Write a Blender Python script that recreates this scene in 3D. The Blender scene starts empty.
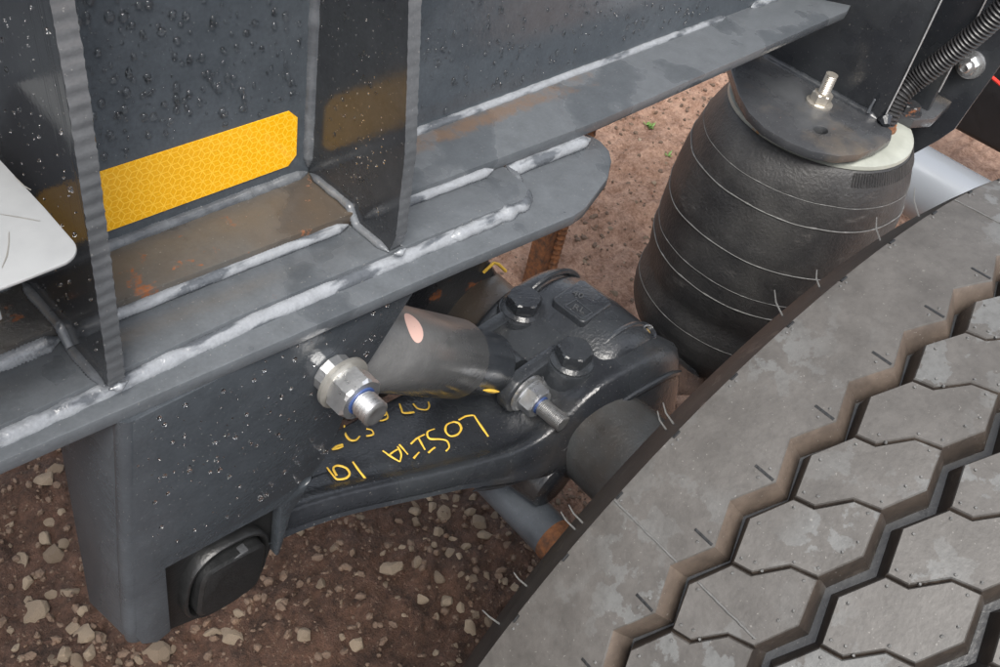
import bpy, bmesh, math, random
from mathutils import Vector, Matrix, noise
random.seed(7)
S = bpy.context.scene
COL = S.collection

# ------------------------------------------------------------------ camera
# world: X along the beam, Y into the trailer (web outer face is y=0), Z up (flange top is z=0), metres
FPX = 944.235
AX = Vector((0.69353061, -0.40571541, 0.59532369))
AY = Vector((-0.69871937, -0.58012329, 0.41862657))
AZ = Vector((0.17551789, -0.70629454, -0.68581447))
CAMP = Vector((-0.42034149, -0.52968775, 0.48215051))
cd = bpy.data.cameras.new('camera')
cam = bpy.data.objects.new('camera', cd)
COL.objects.link(cam)
right = Vector((AX.x, AY.x, AZ.x)); down = Vector((AX.y, AY.y, AZ.y)); fwd = Vector((AX.z, AY.z, AZ.z))
M4 = Matrix((right, -down, -fwd)).transposed().to_4x4()
M4.translation = CAMP
cam.matrix_world = M4
cd.sensor_width = 36.0
cd.lens = 36.0 * FPX / 1000.0
cd.clip_start = 0.02
cd.clip_end = 500.0
S.camera = cam

# ------------------------------------------------------------------ light
SUN_EL, SUN_AZ = math.radians(58), math.radians(226)      # direction TO the veiled sun: from the outboard side
w = bpy.data.worlds.new('World'); S.world = w; w.use_nodes = True
nt = w.node_tree; nt.nodes.clear()
sky = nt.nodes.new('ShaderNodeTexSky'); sky.sky_type = 'NISHITA'; sky.sun_disc = False
sky.sun_elevation = SUN_EL
sky.sun_rotation = math.radians(90) - SUN_AZ
sky.air_density = 1.0; sky.dust_density = 4.0; sky.ozone_density = 1.0
hsv = nt.nodes.new('ShaderNodeHueSaturation'); hsv.inputs['Saturation'].default_value = 0.35   # overcast: the cloud layer greys the sky
bg = nt.nodes.new('ShaderNodeBackground'); bg.inputs['Strength'].default_value = 0.135
wo = nt.nodes.new('ShaderNodeOutputWorld')
nt.links.new(sky.outputs[0], hsv.inputs['Color']); nt.links.new(hsv.outputs[0], bg.inputs[0]); nt.links.new(bg.outputs[0], wo.inputs[0])
sd = bpy.data.lights.new('sun', 'SUN'); sd.energy = 2.0; sd.angle = math.radians(32); sd.color = (1.0, 0.96, 0.90)
so = bpy.data.objects.new('sun', sd); COL.objects.link(so)
dirv = Vector((math.cos(SUN_EL) * math.cos(SUN_AZ), math.cos(SUN_EL) * math.sin(SUN_AZ), math.sin(SUN_EL)))
so.rotation_euler = dirv.to_track_quat('Z', 'Y').to_euler()
so.location = dirv * 6
S.view_settings.view_transform = 'Standard'; S.view_settings.look = 'None'
S.view_settings.exposure = 1.15; S.view_settings.gamma = 1.0
S.view_settings.use_curve_mapping = False

# ------------------------------------------------------------------ helpers
def at(px, py, ax, val):
    """point of the plane <axis ax> = val seen at a place of the photograph"""
    u = Vector((px - 500.0, py - 333.5, FPX))
    d = Vector((AX.dot(u), AY.dot(u), AZ.dot(u)))
    t = (val - CAMP[ax]) / d[ax]
    return CAMP + d * t

def wloc(o):
    v = Vector((0, 0, 0))
    while o is not None:
        v += o.location; o = o.parent
    return v

def finish(name, me, mat, parent=None, smooth=True, angle=35, local=False):
    mats = mat if isinstance(mat, (list, tuple)) else [mat]
    for m in mats: me.materials.append(m)
    if parent is not None and not local:
        me.transform(Matrix.Translation(-wloc(parent)))
    if smooth:
        me.polygons.foreach_set('use_smooth', [True] * len(me.polygons))
        me.set_sharp_from_angle(angle=math.radians(angle))
    o = bpy.data.objects.new(name, me); COL.objects.link(o)
    if parent is not None: o.parent = parent
    return o

class MB:
    def __init__(s): s.v = []; s.f = []; s.m = []
    def add(s, vs, fs, mi=0):
        b = len(s.v); s.v += [tuple(p) for p in vs]; s.f += [tuple(i + b for i in f) for f in fs]; s.m += [mi] * len(fs); return s
    def box(s, lo, hi, mi=0):
        x0, y0, z0 = lo; x1, y1, z1 = hi
        return s.add([(x0,y0,z0),(x1,y0,z0),(x1,y1,z0),(x0,y1,z0),(x0,y0,z1),(x1,y0,z1),(x1,y1,z1),(x0,y1,z1)],
                     [(0,3,2,1),(4,5,6,7),(0,1,5,4),(1,2,6,5),(2,3,7,6),(3,0,4,7)], mi)
    def rings(s, rings, closed=True, caps=True, mi=0):
        n = len(rings[0]); vs = [p for r in rings for p in r]; fs = []
        for i in range(len(rings) - 1):
            for j in range(n if closed else n - 1):
                k = (j + 1) % n
                fs.append((i*n+j, i*n+k, (i+1)*n+k, (i+1)*n+j))
        if caps and closed:
            fs.append(tuple(reversed(range(n)))); fs.append(tuple((len(rings)-1)*n + j for j in range(n)))
        return s.add(vs, fs, mi)
    def lathe(s, p0, axis, prof, n=24, caps=True, mi=0, phase=0.0):
        """prof: list of (distance along axis, radius)"""
        a = Vector(axis).normalized(); u = a.orthogonal().normalized(); w_ = a.cross(u); p0 = Vector(p0)
        rs = []
        for d, r in prof:
            rs.append([p0 + a*d + (u*math.cos(phase + 2*math.pi*j/n) + w_*math.sin(phase + 2*math.pi*j/n))*r for j in range(n)])
        return s.rings(rs, True, caps, mi)
    def tube(s, pts, rad, n=10, caps=True, mi=0, flat=1.0, up=None):
        pts = [Vector(p) for p in pts]; rs = []
        prev = None
        for i, p in enumerate(pts):
            t = (pts[min(i+1, len(pts)-1)] - pts[max(i-1, 0)]).normalized()
            if up is not None: u = (Vector(up) - t*t.dot(Vector(up))).normalized()
            elif prev is None: u = t.orthogonal().normalized()
            else: u = (prev - t*t.dot(prev)).normalized()
            prev = u; w_ = t.cross(u); r = rad[i] if isinstance(rad, (list, tuple)) else rad
            rs.append([p + u*(math.cos(2*math.pi*j/n)*r*flat) + w_*(math.sin(2*math.pi*j/n)*r) for j in range(n)])
        return s.rings(rs, True, caps, mi)
    def prism(s, poly, ax, v0, v1, mi=0):
        """poly: points in the two other axes (in axis order)"""
        def P(q, v):
            l = [0, 0, 0]; k = [i for i in range(3) if i != ax]; l[k[0]] = q[0]; l[k[1]] = q[1]; l[ax] = v; return tuple(l)
        n = len(poly)
        return s.add([P(q, v0) for q in poly] + [P(q, v1) for q in poly],
              [tuple(reversed(range(n))), tuple(range(n, 2*n))] + [(j, (j+1) % n, n+(j+1) % n, n+j) for j in range(n)], mi)
    def build(s, name, mat, parent=None, bevel=0, seg=2, smooth=True, angle=35, local=False, sub=0):
        me = bpy.data.meshes.new(name); me.from_pydata(s.v, [], s.f)
        me.polygons.foreach_set('material_index', s.m)
        bm = bmesh.new(); bm.from_mesh(me)
        bmesh.ops.recalc_face_normals(bm, faces=bm.faces)
        if bevel:
            es = [e for e in bm.edges if len(e.link_faces) == 2 and e.calc_face_angle(0) > math.radians(28)]
            bmesh.ops.bevel(bm, geom=es, offset=bevel, segments=seg, affect='EDGES', profile=0.5, clamp_overlap=True)
        bm.to_mesh(me); bm.free()
        return finish(name, me, mat, parent, smooth, angle, local)

def curve_plate(name, outer, holes, thick, M, mat, parent, bevel=0.0006):
    """flat plate with real holes: outline in 2D, placed by matrix M (local z = thickness direction)"""
    cu = bpy.data.curves.new('tmp', 'CURVE'); cu.dimensions = '2D'; cu.fill_mode = 'BOTH'
    cu.extrude = thick/2; cu.bevel_depth = bevel; cu.bevel_resolution = 1; cu.offset = -bevel
    for pl in [outer] + holes:
        sp = cu.splines.new('POLY'); sp.points.add(len(pl)-1); sp.use_cyclic_u = True
        for p, q in zip(sp.points, pl): p.co = (q[0], q[1], 0, 1)
    o = bpy.data.objects.new('tmp', cu); COL.objects.link(o)
    bpy.context.view_layer.update()
    me = bpy.data.meshes.new_from_object(o.evaluated_get(bpy.context.evaluated_depsgraph_get()))
    bpy.data.objects.remove(o); bpy.data.curves.remove(cu)
    me.name = name; me.transform(M); me.materials.clear()
    bm = bmesh.new(); bm.from_mesh(me); bmesh.ops.remove_doubles(bm, verts=bm.verts, dist=1e-6)
    bmesh.ops.recalc_face_normals(bm, faces=bm.faces); bm.to_mesh(me); bm.free()
    return finish(name, me, mat, parent, True, 30)

def tag(o, label=None, cat=None, group=None, kind=None):
    if label: o['label'] = label
    if cat: o['category'] = cat
    if group: o['group'] = group
    if kind: o['kind'] = kind
    return o
def thing(name, loc, label, cat, group=None):
    o = bpy.data.objects.new(name, None); COL.objects.link(o); o.location = loc; o.empty_display_size = .05
    return tag(o, label, cat, group)
def lerp(a, b, t): return a + (b - a) * t
def interp(tab, x):
    if x <= tab[0][0]: return tab[0][1]
    for (x0, y0), (x1, y1) in zip(tab, tab[1:]):
        if x <= x1: return lerp(y0, y1, (x-x0)/(x1-x0))
    return tab[-1][1]
def smooth_interp(tab, x):
    n = 5; return sum(interp(tab, x + d) for d in (-.02, -.01, 0, .01, .02))/n

# ------------------------------------------------------------------ materials
class NT:
    def __init__(s, name):
        s.mat = bpy.data.materials.new(name); s.mat.use_nodes = True
        s.t = s.mat.node_tree; s.b = s.t.nodes['Principled BSDF']
    def n(s, typ, **kw):
        nd = s.t.nodes.new(typ)
        for k, v in kw.items():
            if k in nd.inputs.keys(): nd.inputs[k].default_value = v
            else: setattr(nd, k, v)
        return nd
    def l(s, a, b): s.t.links.new(a, b)
    def co(s):
        if not hasattr(s, '_co'): s._co = s.n('ShaderNodeTexCoord').outputs['Object']
        return s._co
    def noise(s, scale, detail=3, rough=.55, stretch=None):
        nd = s.n('ShaderNodeTexNoise'); nd.inputs['Scale'].default_value = scale; nd.inputs['Detail'].default_value = detail; nd.inputs['Roughness'].default_value = rough
        if stretch:
            mp = s.n('ShaderNodeMapping'); mp.inputs['Scale'].default_value = stretch; s.l(s.co(), mp.inputs[0]); s.l(mp.outputs[0], nd.inputs['Vector'])
        else: s.l(s.co(), nd.inputs['Vector'])
        return nd.outputs['Fac']
    def ramp(s, fac, p0, p1, c0=(0,0,0,1), c1=(1,1,1,1)):
        r = s.n('ShaderNodeValToRGB'); e = r.color_ramp.elements
        e[0].position = p0; e[1].position = p1; e[0].color = c0; e[1].color = c1
        s.l(fac, r.inputs[0]); return r.outputs[0]
    def mix(s, fac, a, b):
        m = s.n('ShaderNodeMix'); m.data_type = 'RGBA'
        for i, v in ((0, fac), (6, a), (7, b)):
            if isinstance(v, (int, float)): m.inputs[i].default_value = v
            elif isinstance(v, tuple): m.inputs[i].default_value = v if len(v) == 4 else (*v, 1)
            else: s.l(v, m.inputs[i])
        return m.outputs[2]
    def math(s, op, a, b=None, c=None):
        m = s.n('ShaderNodeMath'); m.operation = op
        for i, v in enumerate((a, b, c)):
            if v is None: continue
            if isinstance(v, (int, float)): m.inputs[i].default_value = v
            else: s.l(v, m.inputs[i])
        return m.outputs[0]
    def bump(s, h, dist, strength=1.0):
        bp = s.n('ShaderNodeBump'); bp.inputs['Distance'].default_value = dist; bp.inputs['Strength'].default_value = strength
        s.l(h, bp.inputs['Height']); s.l(bp.outputs[0], s.b.inputs['Normal']); return bp
    def set(s, **kw):
        for k, v in kw.items():
            k = k.replace('_', ' ')
            if isinstance(v, (int, float)): s.b.inputs[k].default_value = v
            elif isinstance(v, tuple): s.b.inputs[k].default_value = (*v, 1)
            else: s.l(v, s.b.inputs[k])
        return s

def steel_paint(name, dry, wet, wet_lo=.47, rust=.72, dirt=None, dirt_lo=.4, wet_scale=9, rough_dry=.5, rough_wet=.12, bump=.0004, stretch=None, soft=.14, stain=None):
    m = NT(name)
    wm = m.ramp(m.noise(wet_scale, 4, .5, stretch), wet_lo - soft/2, wet_lo + soft/2)
    mott = m.ramp(m.math('ADD', m.math('MULTIPLY', m.noise(55, 5, .65), .6), m.math('MULTIPLY', m.noise(310, 3, .6), .4)), .34, .66)
    d2 = m.mix(mott, tuple(c*.84 for c in dry), tuple(min(1, c*1.16) for c in dry))
    w2 = m.mix(mott, tuple(c*.86 for c in wet), tuple(c*1.14 for c in wet))
    c = m.mix(wm, d2, w2)
    if dirt:
        dm = m.ramp(m.noise(6, 6, .6), dirt_lo, dirt_lo + .25)
        c = m.mix(m.math('MULTIPLY', dm, .8), c, dirt)
    if stain:      # rusty run-off dried along the web weld
        sp_ = m.n('ShaderNodeSeparateXYZ'); m.l(m.co(), sp_.inputs[0])
        band = m.math('SUBTRACT', 1.0, m.math('MULTIPLY', m.math('ABSOLUTE', m.math('ADD', sp_.outputs['Y'], .016)), 1/.026))
        along = m.math('SUBTRACT', 1.0, m.math('MULTIPLY', m.math('ABSOLUTE', m.math('SUBTRACT', sp_.outputs['X'], .20)), 1/.30))
        f_ = m.ramp(m.math('ADD', m.math('MULTIPLY', m.math('MINIMUM', band, along), .55), m.noise(60, 8, .8)), .78, .98)
        c = m.mix(m.math('MULTIPLY', f_, .5), c, (.135, .075, .035))
    rm = m.ramp(m.noise(26, 8, .72), rust, rust + .05)
    rc = m.mix(m.noise(140, 3), (.30, .10, .03), (.12, .045, .02))
    c = m.mix(rm, c, rc)
    sp = m.ramp(m.noise(420, 2, .5), .70, .74)           # fine pale specks
    c = m.mix(m.math('MULTIPLY', sp, .35), c, (.32, .31, .29))
    ro = m.mix(wm, (rough_dry,)*3, (rough_wet,)*3)
    ro = m.mix(rm, ro, (.85,)*3)
    hh = m.math('ADD', m.noise(260, 3), m.math('MULTIPLY', m.noise(38, 3), 1.5))
    m.bump(hh, bump, .55)
    m.set(Base_Color=c, Roughness=ro, Specular_IOR_Level=.5)
    return m.mat

M_web = steel_paint('wet_slate_paint', (.066, .076, .087), (.052, .061, .071), .46, .80, wet_scale=5, rough_dry=.24, rough_wet=.13)
M_gus = steel_paint('dark_gusset_paint', (.030, .033, .037), (.024, .026, .030), .5, .76, rough_dry=.17, rough_wet=.09, bump=.00015)
M_flange = steel_paint('grey_flange_paint', (.082, .090, .099), (.060, .067, .075), .56, .685, rough_dry=.32, rough_wet=.15, soft=.05, stain=True)
M_shelf = steel_paint('muddy_flange_paint', (.075, .072, .068), (.045, .045, .045), .5, .575, soft=.04, dirt=(.088, .066, .046), dirt_lo=.40, rough_dry=.40, rough_wet=.16)
M_hang = steel_paint('hanger_paint', (.050, .057, .065), (.040, .046, .053), .42, .80, wet_scale=6, rough_dry=.40, rough_wet=.22, bump=.0006)
M_edge = steel_paint('flame_cut_edge_paint', (.095, .10, .107), (.075, .08, .086), .5, .72, rough_dry=.26, rough_wet=.2)
M_weld = steel_paint('weld_highlight_paint', (.20, .212, .228), (.070, .077, .087), .55, .72, wet_scale=60, rough_dry=.20, rough_wet=.08, bump=.0012, soft=.08, stretch=(.35, 1, 1))  # bright sky highlights on the beads painted in as pale streaks
M_dweld = steel_paint('dark_weld_paint', (.10, .108, .118), (.07, .076, .085), .5, .74, wet_scale=30, rough_dry=.3, rough_wet=.14, bump=.0008)
M_dark = steel_paint('dark_bracket_paint', (.028, .031, .035), (.020, .022, .026), .5, .78, rough_dry=.38, rough_wet=.2)
M_foot = steel_paint('spring_foot_paint', (.055, .058, .062), (.04, .042, .046), .45, .66, dirt=(.15, .12, .088), dirt_lo=.57, rough_dry=.40, rough_wet=.2)
M_cast = steel_paint('black_cast_iron_paint', (.026, .029, .033), (.020, .022, .026), .5, .80, rough_dry=.30, rough_wet=.18, bump=.0011, dirt=(.060, .050, .040), dirt_lo=.56)
M_castr = steel_paint('scuffed_cast_paint', (.030, .031, .033), (.022, .023, .026), .5, .58, rough_dry=.42, rough_wet=.22, bump=.0009)
M_axle = steel_paint('grey_axle_paint', (.058, .061, .062), (.036, .038, .039), .5, .70, dirt=(.050, .036, .025), dirt_lo=.42, rough_dry=.40, rough_wet=.25, bump=.001)
M_pipe = steel_paint('blue_grey_tube_paint', (.066, .075, .087), (.052, .059, .068), .55, .62, dirt=(.10, .075, .05), dirt_lo=.6, rough_dry=.45, rough_wet=.3)
M_shock = steel_paint('scuffed_shock_tube', (.118, .120, .122), (.080, .082, .084), .5, .74, rough_dry=.38, rough_wet=.2, stretch=(.4, 1, 1))
M_shock2 = steel_paint('shock_lower_tube', (.036, .041, .048), (.028, .032, .038), .5, .70, rough_dry=.34, rough_wet=.18)
M_silver = NT('silver_axle_paint').set(Base_Color=(.26, .28, .305), Roughness=.26, Metallic=.4).mat

def simple(name, col, rough=.5, metal=0.0, var=.25, scale=60, bump=0.0):
    m = NT(name); n = m.noise(scale, 5, .6)
    c = m.mix(n, tuple(x*(1-var) for x in col), tuple(min(1, x*(1+var)) for x in col))
    r = m.math('ADD', m.math('MULTIPLY', n, .25), rough - .12)
    m.set(Base_Color=c, Roughness=r, Metallic=metal)
    if bump: m.bump(m.noise(scale*4, 4), bump)
    return m.mat
M_zinc = simple('zinc_plated_steel', (.56, .57, .58), .30, .9, .15, 120, .0003)
M_thread = simple('thread_steel', (.50, .50, .50), .32, .9, .2, 200)
M_blue = simple('blue_thread_lock', (.02, .045, .14), .5, 0, .3)
M_washer = simple('dull_washer', (.40, .39, .36), .36, .7, .2)
M_yzinc = simple('yellow_zinc', (.47, .44, .39), .35, .75, .3, 150)
M_pale = NT('pale_galvanised_bead')
_c = M_pale.mix(M_pale.ramp(M_pale.noise(14, 5, .6), .35, .7), (.21, .22, .195), (.32, .333, .297))
_c = M_pale.mix(M_pale.ramp(M_pale.noise(20, 6, .7), .66, .72), _c, (.30, .15, .05))
M_pale.set(Base_Color=_c, Roughness=.38); M_pale = M_pale.mat
M_white = NT('white_sheet_paint')
_s = M_white.ramp(M_white.noise(9, 8, .8, (1, 7, 1)), .70, .715)
_c = M_white.mix(M_white.ramp(M_white.noise(24, 5, .6), .35, .65), (.215, .222, .227), (.255, .262, .267))
_c = M_white.mix(M_white.math('MULTIPLY', _s, .5), _c, (.16, .15, .14))
_c = M_white.mix(M_white.ramp(M_white.noise(30, 7, .7), .72, .76), _c, (.40, .25, .14))
M_white.set(Base_Color=_c, Roughness=.34); M_white = M_white.mat
M_black = simple('black_moulded_plastic', (.012, .0125, .013), .38, 0, .4, 90, .0004)
M_capgrey = simple('worn_black_plastic', (.045, .047, .050), .42, 0, .3, 150, .0004)
M_blackbox = simple('far_black_plastic', (.010, .010, .011), .45, 0, .3)
M_hose = simple('black_conduit', (.022, .022, .023), .36, 0, .4, 200)
M_pink = simple('pink_paper_label', (.75, .50, .44), .6, 0, .06)
M_yellow = simple('yellow_paint_pen', (.72, .46, .06), .5, 0, .15, 300)
M_red = simple('red_cable', (.55, .03, .02), .4)
M_dome = simple('brass', (.50, .34, .12), .35, .6)
M_rust = NT('rusty_iron')
_c = M_rust.mix(M_rust.ramp(M_rust.noise(70, 6, .7), .35, .65), (.055, .030, .020), (.22, .085, .030))
M_rust.set(Base_Color=_c, Roughness=.85); M_rust.bump(M_rust.noise(180, 4), .002); M_rust = M_rust.mat

# rubber of the air spring
m = NT('bellows_rubber')
c = m.mix(m.ramp(m.noise(9, 6, .65), .40, .68), (.016, .016, .017), (.040, .039, .038))
c = m.mix(m.math('MULTIPLY', m.ramp(m.noise(16, 7, .75, (1, 1, 3)), .60, .74), .6), c, (.11, .105, .10))
m.set(Base_Color=c, Roughness=m.mix(m.noise(12, 3), (.34,)*3, (.62,)*3)); m.bump(m.math('ADD', m.noise(230, 4), m.math('MULTIPLY', m.noise(45, 5, .7, (1, 1, .5)), 1.5)), .0010)
M_rub = m.mat
M_ridge = simple('rubber_moulding_line', (.10, .10, .098), .5, 0, .5, 300)

# tyre rubber
def tyre_mat(name, a, b, c3, dust_lo=.52, rough=.5):
    m = NT(name)
    oi = m.n('ShaderNodeObjectInfo'); va = m.n('ShaderNodeVectorMath'); va.operation = 'ADD'      # each block wears its own stains
    m.l(m.co(), va.inputs[0]); cb = m.n('ShaderNodeCombineXYZ'); r9 = m.math('MULTIPLY', oi.outputs['Random'], 40.0)
    m.l(r9, cb.inputs[0]); m.l(r9, cb.inputs[2]); m.l(cb.outputs[0], va.inputs[1]); m._co = va.outputs[0]
    c = m.mix(m.ramp(m.noise(30, 6, .65), .35, .65), a, b)
    pm = m.ramp(m.noise(44, 5, .6), dust_lo, dust_lo + .03)
    pm2 = m.ramp(m.noise(8, 3, .5), .46, .62)
    pf = m.math('MULTIPLY', m.math('MULTIPLY', pm, pm2), .75)
    c = m.mix(pf, c, c3)
    c = m.mix(m.math('MULTIPLY', m.ramp(m.noise(170, 5, .7), .45, .7), .35), c, tuple(x_*.55 for x_ in a))
    sp = m.ramp(m.noise(500, 2), .70, .73); c = m.mix(m.math('MULTIPLY', sp, .3), c, (.30, .29, .27))
    m.set(Base_Color=c, Roughness=m.mix(pf, (rough,)*3, (rough*.72,)*3))
    m.bump(m.math('ADD', m.noise(330, 4), m.math('MULTIPLY', m.noise(60, 3), .6)), .0002)
    return m.mat
M_tread = tyre_mat('dusty_tread_rubber', (.056, .052, .048), (.082, .077, .072), (.118, .121, .120))
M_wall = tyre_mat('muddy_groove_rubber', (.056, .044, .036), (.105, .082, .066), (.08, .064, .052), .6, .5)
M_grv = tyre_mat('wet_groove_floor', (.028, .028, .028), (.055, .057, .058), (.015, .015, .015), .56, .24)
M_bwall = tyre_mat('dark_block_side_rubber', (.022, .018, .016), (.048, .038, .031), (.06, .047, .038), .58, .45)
M_side = tyre_mat('tyre_side_rubber', (.024, .022, .021), (.042, .038, .035), (.065, .06, .058), .6, .5)

# reflective tape: rhombille print on an amber ground
m = NT('amber_retroreflective_tape')
sx = m.n('ShaderNodeSeparateXYZ'); m.l(m.co(), sx.inputs[0])
k = 1/.0056
X = m.math('MULTIPLY', sx.outputs['X'], k); Z = m.math('MULTIPLY', sx.outputs['Z'], k)
V = m.math('MULTIPLY', Z, 1/.8660254); U = m.math('SUBTRACT', X, m.math('MULTIPLY', V, .5))
def near_int(a, wd):
    f = m.math('ABSOLUTE', m.math('SUBTRACT', m.math('FRACT', m.math('ADD', a, 0.5)), 0.5)); return m.math('LESS_THAN', f, wd)
D = m.math('SUBTRACT', U, V)
on3 = m.math('GREATER_THAN', m.math('ABSOLUTE', m.math('SUBTRACT', m.math('FLOORED_MODULO', D, 3.0), 1.5)), .5)
W = m.math('ADD', U, V); par = m.math('FLOORED_MODULO', m.math('ROUND', W), 2.0)
w6 = m.math('FLOORED_MODULO', m.math('ADD', D, m.math('MULTIPLY', par, 3.0)), 6.0)
on6 = m.math('GREATER_THAN', m.math('ABSOLUTE', m.math('SUBTRACT', w6, 3.0)), 1.0)
ln = m.math('MAXIMUM', m.math('MAXIMUM', m.math('MULTIPLY', near_int(V, .085), on3), m.math('MULTIPLY', near_int(U, .085), on3)), m.math('MULTIPLY', near_int(W, .085), on6))
base = m.mix(m.noise(40, 4), (.72, .350, .002), (.80, .405, .005))
c = m.mix(ln, base, (.86, .50, .04))
c = m.mix(m.math('MULTIPLY', m.ramp(m.noise(22, 6, .7), .66, .74), .35), c, (.62, .24, .02))
m.set(Base_Color=c, Roughness=.28, Coat_Weight=.4, Coat_Roughness=.08)
M_tape = m.mat

m = NT('water'); m.set(Base_Color=(1, 1, 1), Roughness=.0, IOR=1.333, Transmission_Weight=1.0); M_water = m.mat

# ground
m = NT('red_brown_dirt')
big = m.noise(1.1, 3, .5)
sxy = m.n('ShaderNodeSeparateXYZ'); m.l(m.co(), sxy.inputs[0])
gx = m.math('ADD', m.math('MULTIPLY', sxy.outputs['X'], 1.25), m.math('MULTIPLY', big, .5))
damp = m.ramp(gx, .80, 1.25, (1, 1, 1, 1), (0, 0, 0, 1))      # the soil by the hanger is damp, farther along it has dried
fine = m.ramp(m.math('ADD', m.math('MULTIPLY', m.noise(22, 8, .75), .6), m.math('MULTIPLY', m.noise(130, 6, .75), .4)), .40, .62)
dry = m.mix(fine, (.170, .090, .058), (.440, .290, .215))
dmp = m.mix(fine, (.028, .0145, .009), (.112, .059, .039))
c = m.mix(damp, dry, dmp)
c = m.mix(m.math('MULTIPLY', m.ramp(m.noise(160, 4, .6), .62, .70), .5), c, (.26, .20, .15))
c = m.mix(m.math('MULTIPLY', m.ramp(m.noise(90, 5, .7), .62, .7), .5), c, (.03, .017, .012))
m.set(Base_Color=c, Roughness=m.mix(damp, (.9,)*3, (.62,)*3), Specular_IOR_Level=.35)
m.bump(m.math('ADD', m.noise(120, 6, .7), m.math('MULTIPLY', m.noise(420, 3), .35)), .009, 1.0)
M_dirt = m.mat
def stone_mat(name, a, b):
    m = NT(name); oi = m.n('ShaderNodeObjectInfo')
    t = m.math('ADD', m.math('MULTIPLY', oi.outputs['Random'], .7), m.math('MULTIPLY', m.noise(45, 5, .65), .5))
    c = m.mix(t, a, b)
    c = m.mix(m.ramp(m.noise(30, 6, .7), .55, .68), c, (.13, .075, .045))
    m.set(Base_Color=c, Roughness=.75); m.bump(m.noise(160, 5, .7), .0025); return m.mat
M_stone = stone_mat('tan_stone', (.095, .063, .040), (.36, .285, .205))
M_grav = stone_mat('fine_gravel', (.055, .033, .022), (.19, .13, .09))

# ------------------------------------------------------------------ ground
GZ = -0.875
def gheight(x, y):
    p = Vector((x, y, 0))
    h = .022*noise.noise(p*2.1) + .018*noise.noise(p*6.3 + Vector((3, 1, 0))) + .014*noise.noise(p*13) + .016*abs(noise.noise(p*24)) + .010*abs(noise.noise(p*52 + Vector((9, 2, 0)))) + .006*noise.noise(p*98)
    # a shallow wheel rut pressed along the beam
    return GZ - .012 + h
def axis_coords(lo, hi, step):
    c = []; x = lo
    while x < hi: c.append(x); x += step
    c.append(hi); d = step; a = []; x = lo
    while x > -90: d *= 1.35; x -= d; a.append(x)
    b = []; x = hi; d = step
    while x < 90: d *= 1.35; x += d; b.append(x)
    return a[::-1] + c + b
gx_ = axis_coords(-.70, 2.3, .0085); gy_ = axis_coords(-.40, 1.30, .0085)
vs = [(x, y, gheight(x, y)) for y in gy_ for x in gx_]; nx = len(gx_)
fs = [(j*nx+i, j*nx+i+1, (j+1)*nx+i+1, (j+1)*nx+i) for j in range(len(gy_)-1) for i in range(nx-1)]
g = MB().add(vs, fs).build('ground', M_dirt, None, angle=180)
tag(g, 'reddish brown bare dirt ground strewn with gravel', 'ground', kind='structure')

# ------------------------------------------------------------------ trailer chassis
ch = thing('trailer_chassis', (0, 0, 0), 'slate grey welded steel trailer chassis with beaded rain and amber reflective tape', 'chassis')

# web
web = MB().box((-1.5, 0, -.006), (1.35, .012, .50)).build('web_plate', M_web, ch)
# bottom flange, muddy between the gussets and grey beyond
fl = [(-1.5, -.050), (-.2, -.056), (.163, -.072), (.30, -.078), (.845, -.072), (.86, -.066), (.80, .0), (.80, .09), (-1.5, .09)]
cut = .006
left = [(-1.5, -.050), (-.2, -.056), (cut, -.0645), (cut, .09), (-1.5, .09)]
rightp = [(cut, -.0645), (.163, -.072), (.30, -.078), (.835, -.073), (.858, -.066), (.80, .0), (.80, .09), (cut, .09)]
MB().prism(left, 2, -.012, 0).build('bottom_flange', M_shelf, ch, bevel=.0012)
fr = MB().prism(rightp, 2, -.012, 0).build('bottom_flange', M_flange, ch, bevel=.0012)
MB().box((-1.5, -.08, .50), (1.35, .09, .512)).build('top_flange', M_web, ch)
# sole plate under the flange, and the wide hanger plate under that
def arc(c, r, a0, a1, n=6): return [(c[0]+r*math.cos(math.radians(lerp(a0, a1, i/n))), c[1]+r*math.sin(math.radians(lerp(a0, a1, i/n)))) for i in range(n+1)]
p2 = [(-1.5, -.098), (-.237, -.103), (-.128, -.103), (.006, -.109), (.10, -.114)] + arc((.146, -.094), .024, -100, 5) + [(.172, -.066), (.150, -.03), (-1.5, -.03)]
MB().prism(p2, 2, -.0225, -.0125).build('sole_plate', M_flange, ch, bevel=.0012)
p3 = [(-1.5, -.104), (-.318, -.120), (-.105, -.133), (.053, -.142), (.186, -.152), (.204, -.150), (.262, -.130), (.288, -.113), (.300, -.100), (.306, -.082), (.300, -.04), (-1.5, -.03)]
hp = MB().prism(p3, 2, -.035, -.023).build('hanger_top_plate', M_flange, ch, bevel=.0012)

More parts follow.
